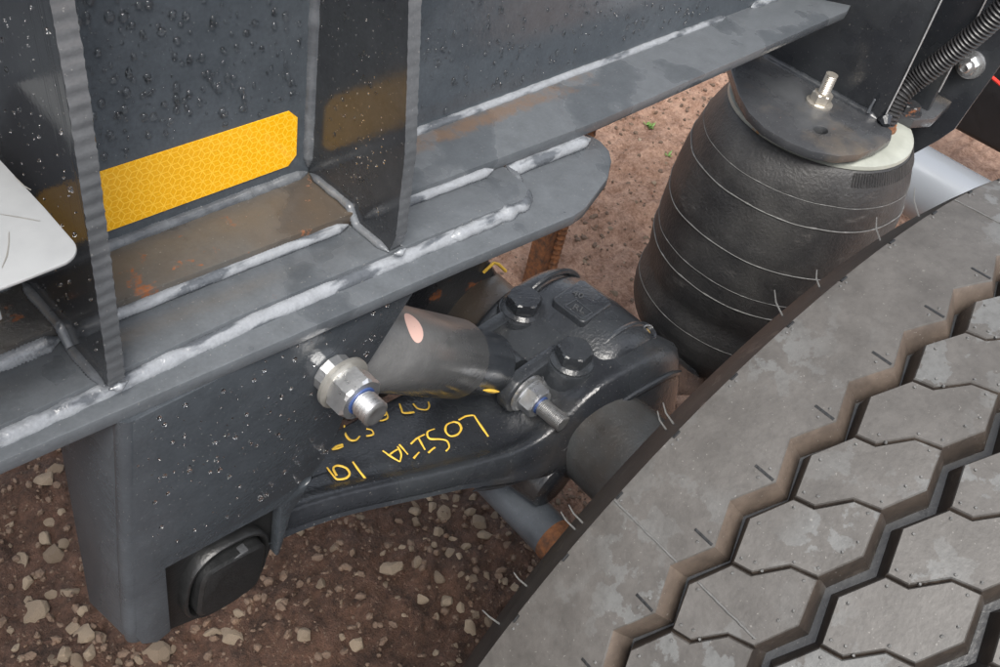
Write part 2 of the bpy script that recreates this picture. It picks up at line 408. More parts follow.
# gussets: flame-cut outer edge, a little uneven
def gusset(x, prof, th=.012, rag=.00012):
    mb = MB(); z = prof[0][0]; rows = []
    while z <= prof[-1][0]:
        rows.append(z); z += .0021
    A, B = [], []
    for i, z in enumerate(rows):
        y = interp(prof, z); j = rag*math.sin(i*1.35 + .8*noise.noise(Vector((i*.1, x, 3)))) + rag*.8*noise.noise(Vector((i*.22, x*9, 0)))
        A.append((x + random.uniform(0, .0004), y + j, z)); B.append((x + th - random.uniform(0, .0006), y + j + random.uniform(-.0002, .0002), z + .0006))
    n = len(rows); vs = A + B + [(x, -.0005, rows[0]), (x, -.0005, rows[-1]), (x+th, -.0005, rows[0]), (x+th, -.0005, rows[-1])]
    a0, a1, b0, b1 = 2*n, 2*n+1, 2*n+2, 2*n+3
    mb.add(vs, [tuple([a0] + list(range(n)) + [a1]), tuple([b1] + [n+i for i in reversed(range(n))] + [b0]), (a1, n-1, 2*n-1, b1), (a0, b0, n, 0)], 0)
    b = 0
    mb.f += [(i, n+i, n+i+1, i+1) for i in range(n-1)]; mb.m += [1]*(n-1)
    return mb.build('gusset', [M_gus, M_edge], ch, angle=40)
profM = [(-.010, -.1085), (.006, -.113), (.083, -.1115), (.144, -.104), (.198, -.097), (.50, -.06)]
profL = [(-.010, -.113), (.012, -.1155), (.124, -.1185), (.207, -.120), (.258, -.118), (.50, -.07)]
gM = gusset(0.0, profM); gL = gusset(-.245, profL, rag=.0003); gR = None

# welds
def weld(p0, p1, r, mat, name='weld_bead', wob=.18, up=(0, -.7, .7), flat=.75, pitch=.0026, parent=ch, pts=None, jag=.12):
    P = [Vector(p) for p in (pts or [p0, p1])]
    Q = [P[0]]
    for a, b in zip(P, P[1:]):
        n = max(2, int((b-a).length/(pitch/2)))
        Q += [a.lerp(b, i/n) for i in range(1, n+1)]
    rad = []
    seed = random.random()*50
    for i, q in enumerate(Q):
        e = min(1, .12 + .11*min(i, len(Q)-1-i))
        rad.append(r*e*(1 + wob*noise.noise(Vector((i*.11+seed, 0, 0))) + (jag if i % 2 else -jag)*(.5+.8*noise.noise(Vector((i*.05+seed, 7, 0))))))
    Q = [q + Vector((0, 0, .07*r*noise.noise(q*60))) for q in Q]
    return MB().tube(Q, rad, 10, up=up, flat=flat).build(name, mat, parent, angle=180)
# web to flange
weld((-1.5, -.001, .001), (-.246, -.001, .001), .0055, M_dweld)
weld((-.232, -.001, .001), (-.001, -.001, .001), .0055, M_dweld)
weld((.013, -.002, .001), (.64, -.002, .001), .0045, M_weld, jag=.12, wob=.12)
weld((.70, -.002, .001), (.79, -.002, .001), .0060, M_weld, jag=.10)
# flange edge to sole plate
weld(None, None, .0065, M_weld, pts=[(-1.5, -.052, -.009), (-.247, -.0575, -.009)])
weld(None, None, .0046, M_weld, wob=.12, pts=[(-.232, -.0575, -.009), (-.10, -.0615, -.009), (-.008, -.0655, -.009)], jag=.09)
weld(None, None, .0048, M_weld, wob=.12, pts=[(.014, -.066, -.009), (.10, -.0705, -.009), (.155, -.0735, -.009)], jag=.09)
weld(None, None, .0070, M_weld, wob=.1, pts=[(.166, -.0740, -.018), (.24, -.0775, -.018), (.292, -.0795, -.018)], jag=.08)
# sole plate to hanger plate: the broad silvery run, and round the end of the plate
run = [(-1.5, -.1015, -.0205), (-.237, -.1065, -.0205), (-.128, -.1065, -.0205), (.006, -.1125, -.0205), (.10, -.1175, -.0205), (.140, -.1195, -.0205)]
weld(None, None, .0060, M_weld, pts=run, jag=.07, wob=.2, flat=.5)
weld(None, None, .0064, M_weld, pts=[(.06, -.1165, -.0195), (.125, -.1195, -.019), (.148, -.1195, -.019), (.162, -.113, -.019), (.171, -.098, -.019)], jag=.10, wob=.5)
weld(None, None, .0052, M_dweld, pts=[(.171, -.10, -.017), (.174, -.085, -.017), (.174, -.073, -.012)], jag=.2)
# gusset feet and gusset-to-web seams
for x, yo in ((0, -.113), (-.245, -.115)):
    weld(None, None, .0046, M_dweld, pts=[(x-.001, -.004, .002), (x-.001, -.058, .002), (x-.001, -.068, -.011), (x-.001, yo+.004, -.011)], jag=.1)
    weld(None, None, .0046, M_dweld, pts=[(x+.013, -.004, .002), (x+.013, -.058, .002), (x+.013, -.068, -.011), (x+.013, yo+.004, -.011)], jag=.1)
    weld(None, None, .0050, M_weld, pts=[(x-.001, yo-.0005, -.010), (x+.006, yo-.002, -.010), (x+.013, yo-.0005, -.010)], jag=.1)
    weld((x-.001, -.001, .006), (x-.001, -.001, .48), .0056, M_dweld, up=(-.7, -.7, 0), jag=.09)
    weld((x+.013, -.001, .006), (x+.013, -.001, .48), .005, M_dweld, up=(.7, -.7, 0), jag=.09)

# reflective tape: one strip in each bay
def tape(x0, x1, z0, z1, nm_label):
    c = .008
    poly = [(x0, z0+c), (x0+c, z0), (x1-c, z0), (x1, z0+c), (x1, z1-c), (x1-c, z1), (x0+c, z1), (x0, z1-c)]
    o = MB().prism(poly, 1, -.0010, .001).build('reflective_tape', M_tape, ch, smooth=False)
    o['label'] = nm_label; return o
tape(-.222, -.0135, .0145, .0665, 'amber retroreflective tape between the two gussets')
tape(-.56, -.262, .0145, .0665, 'amber retroreflective tape left of the gusset')

# rain drops: real little domes of water lying on the plates
def droplets(name, parent, o, u, v, nrm, region, n, rmin, rmax, power=2.6, keep=None):
    o, u, v, nrm = Vector(o), Vector(u), Vector(v), Vector(nrm); mb = MB(); k = 0; tries = 0
    while k < n and tries < n*12:
        tries += 1
        a = random.uniform(region[0], region[1]); b = random.uniform(region[2], region[3])
        if keep and not keep(a, b): continue
        r = rmin + (rmax-rmin)*random.random()**power; N = 7
        sx_, sy_ = random.uniform(.8, 1.15), random.uniform(.85, 1.5); ph = random.random()*6
        c = o + u*a + v*b; vs = []; tw = random.uniform(-.4, .4)
        for ri, (rr, hh) in enumerate(((1, -.08), (.90, .42), (.54, .72))):
            for j in range(N):
                t = ph + 2*math.pi*j/N; q = 1 + .12*math.sin(2*t+tw*5)
                vs.append(c + u*(math.cos(t)*r*rr*sx_*q) + v*(math.sin(t)*r*rr*sy_*q - (.15*r*hh)) + nrm*(hh*r))
        vs.append(c + nrm*(.82*r) - v*(.1*r)); fs = []
        for ri in range(2):
            for j in range(N): fs.append((ri*N+j, ri*N+(j+1) % N, (ri+1)*N+(j+1) % N, (ri+1)*N+j))
        for j in range(N): fs.append((2*N+j, 2*N+(j+1) % N, 3*N))
        fs.append(tuple(reversed(range(N))))
        mb.add(vs, fs); k += 1
    ob = mb.build(name, M_water, parent, angle=180); ob['kind'] = 'stuff'; return ob
notape = lambda a, b: not (b < .072)
droplets('water_droplets', web, (0, 0, 0), (1, 0, 0), (0, 0, 1), (0, -1, 0), (-.23, -.012, .072, .30), 900, .0006, .0034, 2.3)
droplets('water_droplets', web, (0, 0, 0), (1, 0, 0), (0, 0, 1), (0, -1, 0), (.03, .75, .012, .30), 1900, .0006, .0030, 2.3)
droplets('water_droplets', gM, (0, 0, 0), (0, 1, 0), (0, 0, 1), (-1, 0, 0), (-.092, -.008, .01, .22), 240, .0004, .0015)
droplets('water_droplets', gL, (-.245, 0, 0), (0, 1, 0), (0, 0, 1), (-1, 0, 0), (-.112, -.008, .01, .26), 130, .0004, .0015)

# hanger bracket
HY = -.128
hb = MB().box((-.235, -.044, -.30), (-.03, -.036, -.034)).build('hanger_bracket', M_hang, ch)       # inner cheek
tag(hb)
outer = [(-.240, -.0345), (-.242, -.06), (-.2545, -.183), (-.262, -.303), (-.258, -.320), (-.245, -.333), (-.2315, -.329), (-.229, -.228), (-.116, -.241), (-.1185, -.300), (-.1200, -.318),
         (-.1165, -.320), (-.1120, -.300), (-.104, -.262), (-.092, -.245), (-.060, -.192), (-.036, -.119), (-.005, -.075), (.023, -.0345)]
slot = []
for i in range(14):
    t = 2*math.pi*i/14; slot.append((-.0905 + .0085*math.cos(t)*.9, -.2265 + .0052*math.sin(t) + .4*.0085*math.cos(t)*.3))
Mh = Matrix(((1, 0, 0, 0), (0, 0, 1, HY + .005), (0, 1, 0, 0), (0, 0, 0, 1)))
front = curve_plate('front_plate', outer, [slot], .0095, Mh, M_hang, hb, .0012)
MB().box((-.105, HY + .011, -.245), (-.078, HY + .014, -.21)).build('slot_backing', M_zinc, hb)
# bent side plate
a0, a1, a2, a3 = Vector((-.2475, HY+.0080, -.0345)), Vector((-.2690, HY+.0080, -.305)), Vector((-.275, -.074, -.305)), Vector((-.252, -.030, -.0345))
nrm = Vector((.008, 0, 0))
MB().add([a0, a1, a2, a3, a0+nrm, a1+nrm, a2+nrm, a3+nrm], [(0,1,2,3), (7,6,5,4), (0,4,5,1), (1,5,6,2), (2,6,7,3), (3,7,4,0)]).build('side_plate', M_hang, hb, bevel=.0015)
MB().tube([(-.2392, HY+.0076, -.0345), (-.2521, HY+.0076, -.183), (-.2604, HY+.0076, -.290), (-.2600, HY+.0078, -.312), (-.2585, HY+.0085, -.318)], [.0085, .0085, .0085, .0080, .006], 20).build('bent_edge', M_hang, hb)
droplets('water_droplets', hb, (0, HY-.0012, 0), (1, 0, 0), (0, 0, 1), (0, -1, 0), (-.24, 0, -.22, -.04), 190, .0005, .0021,
         keep=lambda a, b: a < interp([(-.245, -.10), (-.19, -.062), (-.119, -.042), (-.075, -.012), (-.04, .015)], b) and b > -.22 + .3*max(0, -a-.15))
# pivot window: black bush plate with a raised ring and a keyed block
pv = MB().prism([(-.240, -.345), (-.240, -.225), (-.112, -.236), (-.1160, -.320), (-.128, -.355), (-.20, -.362)], 1, HY+.012, HY+.020).build('pivot_plate', M_black, hb)
ca = Vector((-.171, 0, -.303)); ct, st_ = math.cos(math.radians(-8)), math.sin(math.radians(-8))
def ell(rx, rz, y, n=28, sq=2.6):
    r = []
    for i in range(n):
        t = 2*math.pi*i/n; cx, sz = math.cos(t), math.sin(t)
        e = 2/sq; x = rx*math.copysign(abs(cx)**e, cx); z = rz*math.copysign(abs(sz)**e, sz)
        r.append((ca.x + x*ct - z*st_, y, ca.z + x*st_ + z*ct))
    return r
MB().rings([ell(.044, .050, HY+.013), ell(.044, .050, HY+.003), ell(.0425, .0485, HY+.0005), ell(.0405, .0465, HY+.0005), ell(.039, .045, HY+.003), ell(.038, .044, HY+.013)], caps=False).build('pivot_ring', M_black, hb)
blk = MB().rings([ell(.034, .035, HY+.013, sq=5), ell(.034, .035, HY-.004, sq=5), ell(.031, .032, HY-.0065, sq=5)], caps=True).build('keyed_block', M_black, hb)
for dx in (-.013, .010):
    MB().box((ca.x+dx-.008, HY-.0055, ca.z+.0285), (ca.x+dx+.008, HY+.004, ca.z+.0338)).build('key', M_capgrey, blk, bevel=.001)

# ------------------------------------------------------------------ bolts
def hexring(p, a, r, n=6, ph=0):
    a = Vector(a).normalized(); u = Vector((1, 0, 0)); u = (u - a*a.dot(u)).normalized() if abs(a.x) < .9 else Vector((0, 0, 1)); w_ = a.cross(u)
    return [Vector(p) + (u*math.cos(ph+2*math.pi*j/n) + w_*math.sin(ph+2*math.pi*j/n))*r for j in range(n)]
def hexnut(p, a, af, h, parent, mat, name='nut', ph=.2, flange=None, chamf=.12):
    a = Vector(a).normalized(); p = Vector(p); R_ = af/2/math.cos(math.pi/6); mb = MB()
    # chamfered hexagon: 24-gon rings, the ends drawn in at the corners
    def ring(d, lim):
        r = []
        for j in range(24):
            t = 2*math.pi*j/24; tt = (t + math.pi/6) % (math.pi/3) - math.pi/6
            rr = min(R_*math.cos(math.pi/6)/math.cos(((t) % (math.pi/3)) - math.pi/6), lim)
            r.append((d, t + ph, rr))
        return r
    u = a.orthogonal().normalized(); w_ = a.cross(u); rs = []
    for d, lim in ((0, af*.5), (h*chamf, R_), (h*(1-chamf), R_), (h, af*.5), (h, af*.28)):
        rs.append([p + a*dd + (u*math.cos(t) + w_*math.sin(t))*rr for dd, t, rr in ring(d, lim)])
    mb.rings(rs, True, True)
    return mb.build(name, mat, parent, angle=24)
def threaded(p, a, r, L, parent, mat, name='threaded_end', pitch=.0022):
    prof = [(0, r*.9)]; d = 0
    while d < L - pitch: prof += [(d + pitch*.25, r*.86), (d + pitch*.75, r)]; d += pitch
    prof += [(L - .0005, r*.86), (L, r*.74), (L - .0008, r*.5), (L-.0008, .0004)]
    return MB().lathe(p, a, prof, 20).build(name, mat, parent, angle=50)

b1 = thing('mounting_bolt', (-.070, HY, -.092), 'zinc bolt with stacked nuts and blue thread lock on the hanger cheek', 'bolt')
NY = (0, -1, 0); p = Vector((-.070, HY - .0012, -.092))
MB().lathe(p, NY, [(0, .018), (.001, .0185), (.011, .0175), (.012, .015)], 12).build('spacer', M_zinc, b1, angle=20)
MB().lathe(p, NY, [(.009, .0125), (.0235, .0125)], 20).build('shank', M_thread, b1)
MB().lathe(p + Vector((0, -.0135, 0)), NY, [(0, .0175), (.0, .0245), (.0035, .0245), (.0045, .0225)], 32).build('washer', M_washer, b1)
hexnut(p + Vector((0, -.0180, 0)), NY, .0375, .021, b1, M_zinc, ph=.5)
MB().lathe(p + Vector((0, -.0388, 0)), NY, [(0, .0134), (.0016, .0128)], 20).build('thread_lock', M_blue, b1)
threaded(p + Vector((0, -.0402, 0)), NY, .0122, .018, b1, M_thread, pitch=.0034)

# ------------------------------------------------------------------ shock absorber
sa_top, sa_bot = Vector((-.070, -.075, -.092)), Vector((.236, -.075, -.322))
sdir = (sa_bot - sa_top).normalized(); slen = (sa_bot - sa_top).length
sk = thing('shock_absorber', (.08, -.075, -.21), 'scuffed grey shock absorber lying between hanger and axle clamp', 'shock absorber')
MB().lathe(sa_top, sdir, [(.035, .020), (.05, .036), (.062, .0448), (.2760, .0448), (.2775, .0438), (.2775, .036)], 40).build('dust_tube', M_shock, sk, angle=40)
MB().lathe(sa_top, sdir, [(.26, .0385), (.354, .0383), (.360, .036), (.368, .026), (.374, .020), (slen, .016)], 40).build('lower_tube', M_shock2, sk, angle=40)
MB().lathe(sa_top + Vector((0, .026, 0)), NY, [(0, .014), (0, .026), (.052, .026), (.052, .014)], 24).build('upper_eye', M_shock2, sk)
MB().lathe(sa_bot + Vector((0, .026, 0)), NY, [(0, .012), (0, .027), (.052, .027), (.052, .012)], 28).build('lower_eye', M_cast, sk)
# paper label wrapped on the dust tube
side = Vector((0, -1, 0)); upv = side.cross(sdir).normalized()
if upv.z < 0: upv = -upv
def on_tube(d, ang, r): return sa_top + sdir*d + (upv*math.cos(ang) - Vector((0, 1, 0))*math.sin(ang))*r
lab = MB(); LR, n = .0450, 26; vs = []
for q_ in (1, .75, .5, .25, .02):
    for j in range(n):
        t = 2*math.pi*j/n; vs.append(on_tube(.128 + q_*.0140*math.cos(t), .52 + q_*.0150*math.sin(t)/.043, .0452))
lab.add(vs, [(a_*n+j, a_*n+(j+1) % n, (a_+1)*n+(j+1) % n, (a_+1)*n+j) for a_ in range(4) for j in range(n)]).build('paper_label', M_pink, sk, angle=180)
MB().tube([on_tube(d, 1.9, .0405) for d in (.306, .318, .332, .345)], [.0006, .0022, .0026, .0008], 6).build('yellow_mark', M_yellow, sk)

b2 = thing('mounting_bolt', (.236, -.118, -.326), 'zinc flange nut with long threaded stud through the shock absorber eye', 'bolt')
p = Vector((.236, -.1245, -.326))
MB().lathe(p, NY, [(-.04, .010), (.03, .010)], 16).build('shank', M_thread, b2)
MB().lathe(p, NY, [(0, .014), (0, .0255), (.003, .0255), (.0055, .0225), (.0055, .012)], 32).build('flange', M_zinc, b2)
hexnut(p + Vector((0, -.0045, 0)), NY, .0355, .020, b2, M_zinc, ph=.15)
MB().lathe(p + Vector((0, -.0242, 0)), NY, [(0, .0120), (.0022, .0112)], 20).build('thread_lock', M_blue, b2)
threaded(p + Vector((0, -.0262, 0)), NY, .0110, .036, b2, M_thread)

# ------------------------------------------------------------------ trailing arm
arm = thing('trailing_arm', (.1, -.09, -.45), 'black cast trailing arm with yellow handwritten paint marks on its top', 'suspension arm')
ZT = [(-.26, -.27), (-.10, -.300), (0, -.324), (.10, -.347), (.19, -.370), (.222, -.364), (.245, -.338), (.268, -.312), (.29, -.298), (.32, -.288), (.345, -.285), (.385, -.287), (.42, -.300), (.45, -.322), (.48, -.350), (.52, -.39), (.60, -.475), (.72, -.585), (.80, -.615), (1.0, -.62)]
YF = [(-.26, -.095), (-.08, -.112), (-.03, -.121), (.07, -.148), (.15, -.166), (.25, -.184), (.37, -.199), (.44, -.199), (.50, -.165), (.56, -.145), (.70, -.145), (1.0, -.15)]
ZB = [(-.26, -.322), (-.10, -.322), (-.04, -.332), (.10, -.366), (.20, -.400), (.30, -.45), (.45, -.47), (.52, -.50), (.60, -.56), (.72, -.64), (.80, -.668), (1.0, -.668)]
def rimh(x): return interp([(-.26, .006), (-.05, .010), (.1, .012), (.2, .016), (.26, .010), (.33, .0), (.46, .004), (.52, .006), (.7, .0), (1, 0)], x)
def ridge(x): return interp([(-.26, .004), (.0, .012), (.20, .022), (.30, .030), (.44, .030), (.52, .018), (.7, .01), (1, .01)], x)
secs = []; x = -.24; xs = []
while x <= .985: xs.append(x); x += .0125
for x in xs:
    zt, yf, zb, rh, rd = smooth_interp(ZT, x), smooth_interp(YF, x), smooth_interp(ZB, x), rimh(x), ridge(x)
    yb = interp([(-.26, -.050), (.0, -.035), (.2, -.012), (.3, -.008), (.45, -.008), (.55, .0), (1, .005)], x)
    hgt = zt - zb; sk_ = interp([(.10, 0), (.22, .012), (.30, .027), (.43, .027), (.48, .008), (.52, 0)], x)
    pr = [(yf+.012-sk_, zb), (yf-.004-sk_, zb+.006), (yf-.009-sk_, zb+.3*hgt), (yf-.006-sk_, zb+.5*hgt), (yf-.004-sk_*.75, lerp(zb+.5*hgt, zt-.012, .55)), (yf-.004-sk_*.25, zt-.012+rh*.5), (yf-.001, zt-.003+rh), (yf+.005, zt+rh), (yf+.013, zt+rh-.002), (yf+.021, zt+rh*.35),
          (yf+.030, zt-.001), (yf+.045, zt), ((yf+yb)/2, zt+.001), (yb-.03, zt), (yb-.014, zt+rh*.2), (yb-.008, zt+rh*.4), (yb-.001, zt-.004), (yb+.004, zt-.02), (yb+.004, zb+.006), (yb-.008, zb)]
    secs.append([(x, y, z) for y, z in pr])
body = MB().rings(secs).build('arm_casting', M_cast, arm, angle=60)
# ribs along the outer face where the casting climbs over the axle
def side_y(x): return smooth_interp(YF, x)
def side_y(x): return smooth_interp(YF, x) - interp([(.10, 0), (.22, .004), (.30, .012), (.44, .012), (.5, .005)], x)
def rib(off, r, x0, x1, nm='rib', dy=-.006):
    n = 26; pts = [(lerp(x0, x1, i/n), side_y(lerp(x0, x1, i/n)) + dy, smooth_interp(ZT, lerp(x0, x1, i/n)) - off) for i in range(n+1)]
    rr = [r*min(1, .25+.3*min(i, n-i)) for i in range(n+1)]
    return MB().tube(pts, rr, 8).build(nm, M_cast, arm)
rib(.026, .0042, .12, .45)
AV = Vector((.0926, 1, -.0366)).normalized(); A0 = Vector((.306, -.196, -.378))
# underside boss beside the axle
MB().lathe((.235, -.205, -.425), (0, 1, 0), [(0, .028), (.004, .034), (.05, .040), (.10, .040)], 24).build('boss', M_cast, arm)

# yellow handwriting on the arm (strokes read from the photo, laid on the top face)
def armtop(px, py):
    z = -.33
    for _ in range(8):
        q = at(px, py, 2, z); z = smooth_interp(ZT, q.x) + .0022
    yf_ = smooth_interp(YF, q.x)
    return at(px, py, 2, z)
def strokes(ls, wd=.00128):
    mb = MB()
    for pl in ls:
        P = [armtop(*q) for q in pl]; Q = []
        for i in range(len(P)-1):      # smooth the pen line
            p0, p1, p2, p3 = P[max(i-1, 0)], P[i], P[i+1], P[min(i+2, len(P)-1)]
            for k in range(6):
                t = k/6; Q.append(.5*((2*p1) + (p2-p0)*t + (2*p0-5*p1+4*p2-p3)*t*t + (3*p1-p0-3*p2+p3)*t**3))
        Q.append(P[-1])
        mb.tube(Q, [wd*(1+.55*noise.noise(q*90)) for q in Q], 6, up=(0, 0, 1), flat=.35)
    return mb.build('painted_letter', M_yellow, body, angle=180)
s = 240/1000.0
def C(*pts): return [(280 + a*s, 370 + b*s) for a, b in pts]
for letter in (
    [C((195, 405), (222, 440), (240, 455), (275, 450), (290, 432), (275, 408), (240, 398), (222, 410), (236, 440))],
    [C((303, 382), (330, 420), (358, 455))],
    [C((428, 336), (465, 362), (500, 382)), C((500, 382), (505, 350), (490, 318)), C((455, 355), (470, 342), (490, 330))],
    [C((497, 310), (515, 330), (533, 352))],
    [C((545, 308), (570, 285), (603, 268)), C((578, 285), (592, 310), (604, 332)), C((557, 368), (568, 355), (580, 342)), C((618, 345), (632, 332), (646, 322))],
    [C((645, 245), (615, 258), (622, 285), (665, 288), (695, 295), (705, 320), (692, 338))],
    [C((725, 215), (695, 228), (690, 255), (710, 275), (740, 268), (755, 245), (745, 222), (722, 215))],
    [C((745, 208), (775, 192), (808, 188)), C((808, 188), (832, 225), (868, 277))],
    [C((268, 230), (272, 265), (290, 290), (315, 292), (333, 275))],
    [C((360, 245), (382, 250), (388, 268), (360, 275))],
    [C((405, 160), (428, 158), (445, 180), (448, 200), (425, 210), (405, 208)), C((408, 185), (425, 182), (440, 190))],
    [C((440, 185), (445, 155), (470, 140), (495, 140), (505, 160), (515, 178), (560, 175))],
    [C((555, 140), (575, 160), (610, 165), (622, 150), (618, 132))],
    [C((218, 332), (235, 318), (262, 310)), C((222, 330), (245, 325), (262, 316))]):
    strokes(letter)

# ------------------------------------------------------------------ axle clamp on the arm
cl = thing('axle_clamp', (.33, -.09, -.38), 'black cast axle clamp cap held by two large hex bolts', 'clamp')
# saddle over the axle: sections across x
sec = []
for i in range(19):
    x = lerp(.287, .452, i/18)
    zt = smooth_interp([(.25, -.345), (.275, -.320), (.31, -.292), (.345, -.272), (.385, -.273), (.42, -.292), (.45, -.325), (.47, -.36)], x)
    y0, y1 = interp([(.255, -.172), (.33, -.182), (.452, -.178)], x), interp([(.255, -.018), (.452, -.022)], x)
    zb = zt - .05
    pr = [(y0, zb), (y0, zt-.020), (y0+.008, zt-.008), (y0+.022, zt-.003), (y0+.05, zt), ((y0+y1)/2, zt+.002), (y1-.05, zt), (y1-.022, zt-.004), (y1-.008, zt-.012), (y1, zt-.025), (y1, zb)]
    sec.append([(x, y, z) for y, z in pr])
cap = MB().rings(sec).build('cap', M_cast, cl, angle=50)
# raised pad with cast letters
MB().prism([(.330, -.114), (.334, -.118), (.388, -.115), (.392, -.110), (.392, -.066), (.387, -.061), (.334, -.064), (.330, -.068)], 2, -.33, -.2695).build('pad', M_cast, cl, bevel=.006, seg=4)
def letters(txt, loc, size, rz, parent):
    cu = bpy.data.curves.new('t', 'FONT'); cu.body = txt; cu.size = size; cu.extrude = .0012; cu.align_x = 'CENTER'; cu.align_y = 'CENTER'; cu.resolution_u = 2
    o = bpy.data.objects.new('t', cu); COL.objects.link(o); bpy.context.view_layer.update()
    me = bpy.data.meshes.new_from_object(o.evaluated_get(bpy.context.evaluated_depsgraph_get()))
    bpy.data.objects.remove(o); bpy.data.curves.remove(cu); me.materials.clear()
    me.transform(Matrix.Translation(loc) @ Matrix.Rotation(rz, 4, 'Z'))
    return finish('cast_lettering', me, M_capgrey, parent, False)
letters('RL', Vector((.343, -.098, -.2690)), .015, math.radians(-70), cap)
letters('40', Vector((.362, -.080, -.2690)), .015, math.radians(-70), cap)
def frame(c, w_, h_, z, parent):
    for a, b in (((c[0]-w_, c[1]-h_), (c[0]+w_, c[1]-h_)), ((c[0]+w_, c[1]-h_), (c[0]+w_, c[1]+h_)), ((c[0]+w_, c[1]+h_), (c[0]-w_, c[1]+h_)), ((c[0]-w_, c[1]+h_), (c[0]-w_, c[1]-h_))):
        yield (a[0], a[1], z), (b[0], b[1], z)
mb = MB()
for a, b in frame((.343, -.098), .010, .014, -.2693, cap): mb.tube([a, b], .0009, 6)
mb.build('cast_frame', M_cast, cap)
# cast ribs running over the shoulder of the cap
for ya, r_ in ((-.150, .0042), (-.030, .0045)):
    pts = []
    for i in range(15):
        x = lerp(.335 if ya < -.1 else .325, .448, i/14)
        zt = smooth_interp([(.25, -.345), (.275, -.320), (.31, -.292), (.345, -.272), (.385, -.273), (.42, -.292), (.45, -.325), (.47, -.36)], x)
        pts.append((x, ya, zt - .0035))
    MB().tube(pts, [r_*min(1, .3+.25*min(i, 14-i)) for i in range(15)], 8).build('rib', M_cast, cl)
# bosses and bolts
for bx, by in ((.309, -.040), (.294, -.138)):
    MB().lathe((bx, by, -.40), (0, 0, 1), [(0, .036), (.07, .033), (.101, .031), (.1045, .029)], 28).build('boss', M_cast, cl)
    hx = thing_bolt = hexnut((bx, by, -.2905), (0, 0, 1), .0385, .0165, cl, M_cast, 'hex_bolt', ph=.35 if by < -.1 else .6, chamf=.10)
    MB().lathe((bx, by, -.2965), (0, 0, 1), [(0, .020), (0, .0270), (.003, .0270), (.0068, .0225)], 32).build('bolt_flange', M_cast, hx)
# lug carrying the shock eye
lug = [(.236 + .031*math.cos(math.radians(t)), -.326 + .031*math.sin(math.radians(t))) for t in range(125, 306, 15)] + [(.290, -.372), (.335, -.34), (.325, -.300), (.285, -.294)]
MB().prism(lug, 1, -.1235, -.1055).build('lug', M_cast, cl, bevel=.003)
MB().prism(lug, 1, -.046, -.028).build('lug', M_cast, cl, bevel=.003)
MB().box((.262, -.11, -.40), (.30, -.04, -.325)).build('bridge', M_cast, cl, bevel=.004)
# sunk screw in the cap shoulder
hp_ = Vector((.416, -.158, -.299))
MB().lathe(hp_ + Vector((0, 0, -.004)), (.25, -.25, 1), [(0, .0135), (.006, .0145), (.0068, .0135), (.0035, .0105), (.0, .0100), (-.004, .0095)], 24).build('screw_recess', M_cast, cl)
MB().lathe(hp_ + Vector((0, 0, -.006)), (.25, -.25, 1), [(0, .0062), (.0055, .0062), (.0068, .0045)], 16).build('screw', M_dome, cl)
MB().tube([hp_ + Vector((-.004, .004, .001)), hp_ + Vector((.004, .004, .004)), hp_ + Vector((.010, -.001, .004))], .0012, 6).build('wire', M_zinc, cl)

# dark block behind the shock, scuffed to rust, with its bolt
bk = thing('brake_bracket', (.3, .08, -.45), 'rust-scuffed black steel block behind the shock absorber, with a yellow mark', 'bracket')
MB().prism([(.10, -.46), (.08, -.30), (.16, -.235), (.25, -.238), (.335, -.285), (.37, -.335), (.38, -.46)], 1, .045, .155).build('block', M_castr, bk, bevel=.014, seg=3)
MB().lathe((.33, .045, -.40), NY, [(0, .022), (.02, .022), (.024, .018)], 20).build('bolt_head', M_washer, bk)
MB().tube([(.325, .0435, -.305), (.338, .040, -.292), (.352, .043, -.303), (.372, .043, -.325)], .0022, 6).build('yellow_mark', M_yellow, bk)

# ------------------------------------------------------------------ axle tube and cam tube
AV = Vector((.0926, 1, -.0366)).normalized(); A0 = Vector((.306, -.196, -.378))
axl = thing('axle_beam', A0 + AV*(-.03) - Vector((0, 0, .07)), 'grey painted round axle tube running from clamp to tyre', 'axle')
MB().lathe(A0, AV, [(-.42, .065), (.02, .065), (.30, .065), (1.3, .065)], 48).build('tube', M_axle, axl)
ct_ = thing('cam_tube', (.22, -.17, -.50), 'thin blue grey tube with rusty end beneath the arm', 'tube')
pA, pB = at(494, 478, 2, -.485), at(560, 545, 2, -.475)
dv = (pB - pA).normalized()
MB().lathe(pA, dv, [(-.10, .0275), (.0, .0275), (.28, .0275)], 32).build('tube', M_pipe, ct_)
MB().lathe(pA + dv*.113, dv, [(0, .0278), (.003, .0285), (.08, .0285), (.083, .0278)], 32, caps=False).build('rusty_sleeve', M_rust, ct_)

# ------------------------------------------------------------------ air spring
ASX, ASY = .857, -.092
asp = thing('air_spring', (ASX, ASY, -.615), 'black rubber air spring bellows with thin moulded rings and pale top plate', 'air spring')
prof = [(-.612, .085), (-.610, .11), (-.598, .140), (-.575, .160), (-.548, .170), (-.52, .174), (-.495, .1725), (-.478, .1685), (-.466, .1675), (-.452, .1700), (-.42, .1740), (-.37, .1755), (-.31, .1745), (-.26, .1690), (-.22, .1625), (-.195, .1560), (-.178, .1490), (-.168, .1435), (-.160, .1400), (-.155, .1340)]
def crease(t, z): return .0032*noise.noise(Vector((math.cos(t)*1.6, math.sin(t)*1.6, z*9))) + .0016*noise.noise(Vector((math.cos(t)*4, math.sin(t)*4, z*22)))
zz = [lerp(-.612, -.155, i/60) for i in range(61)]; N_ = 96
MB().rings([[(ASX + (interp(prof, z) + crease(2*math.pi*j/N_, z))*math.cos(2*math.pi*j/N_), ASY + (interp(prof, z) + crease(2*math.pi*j/N_, z))*math.sin(2*math.pi*j/N_), z) for j in range(N_)] for z in zz]).build('bellows', M_rub, asp, angle=180)
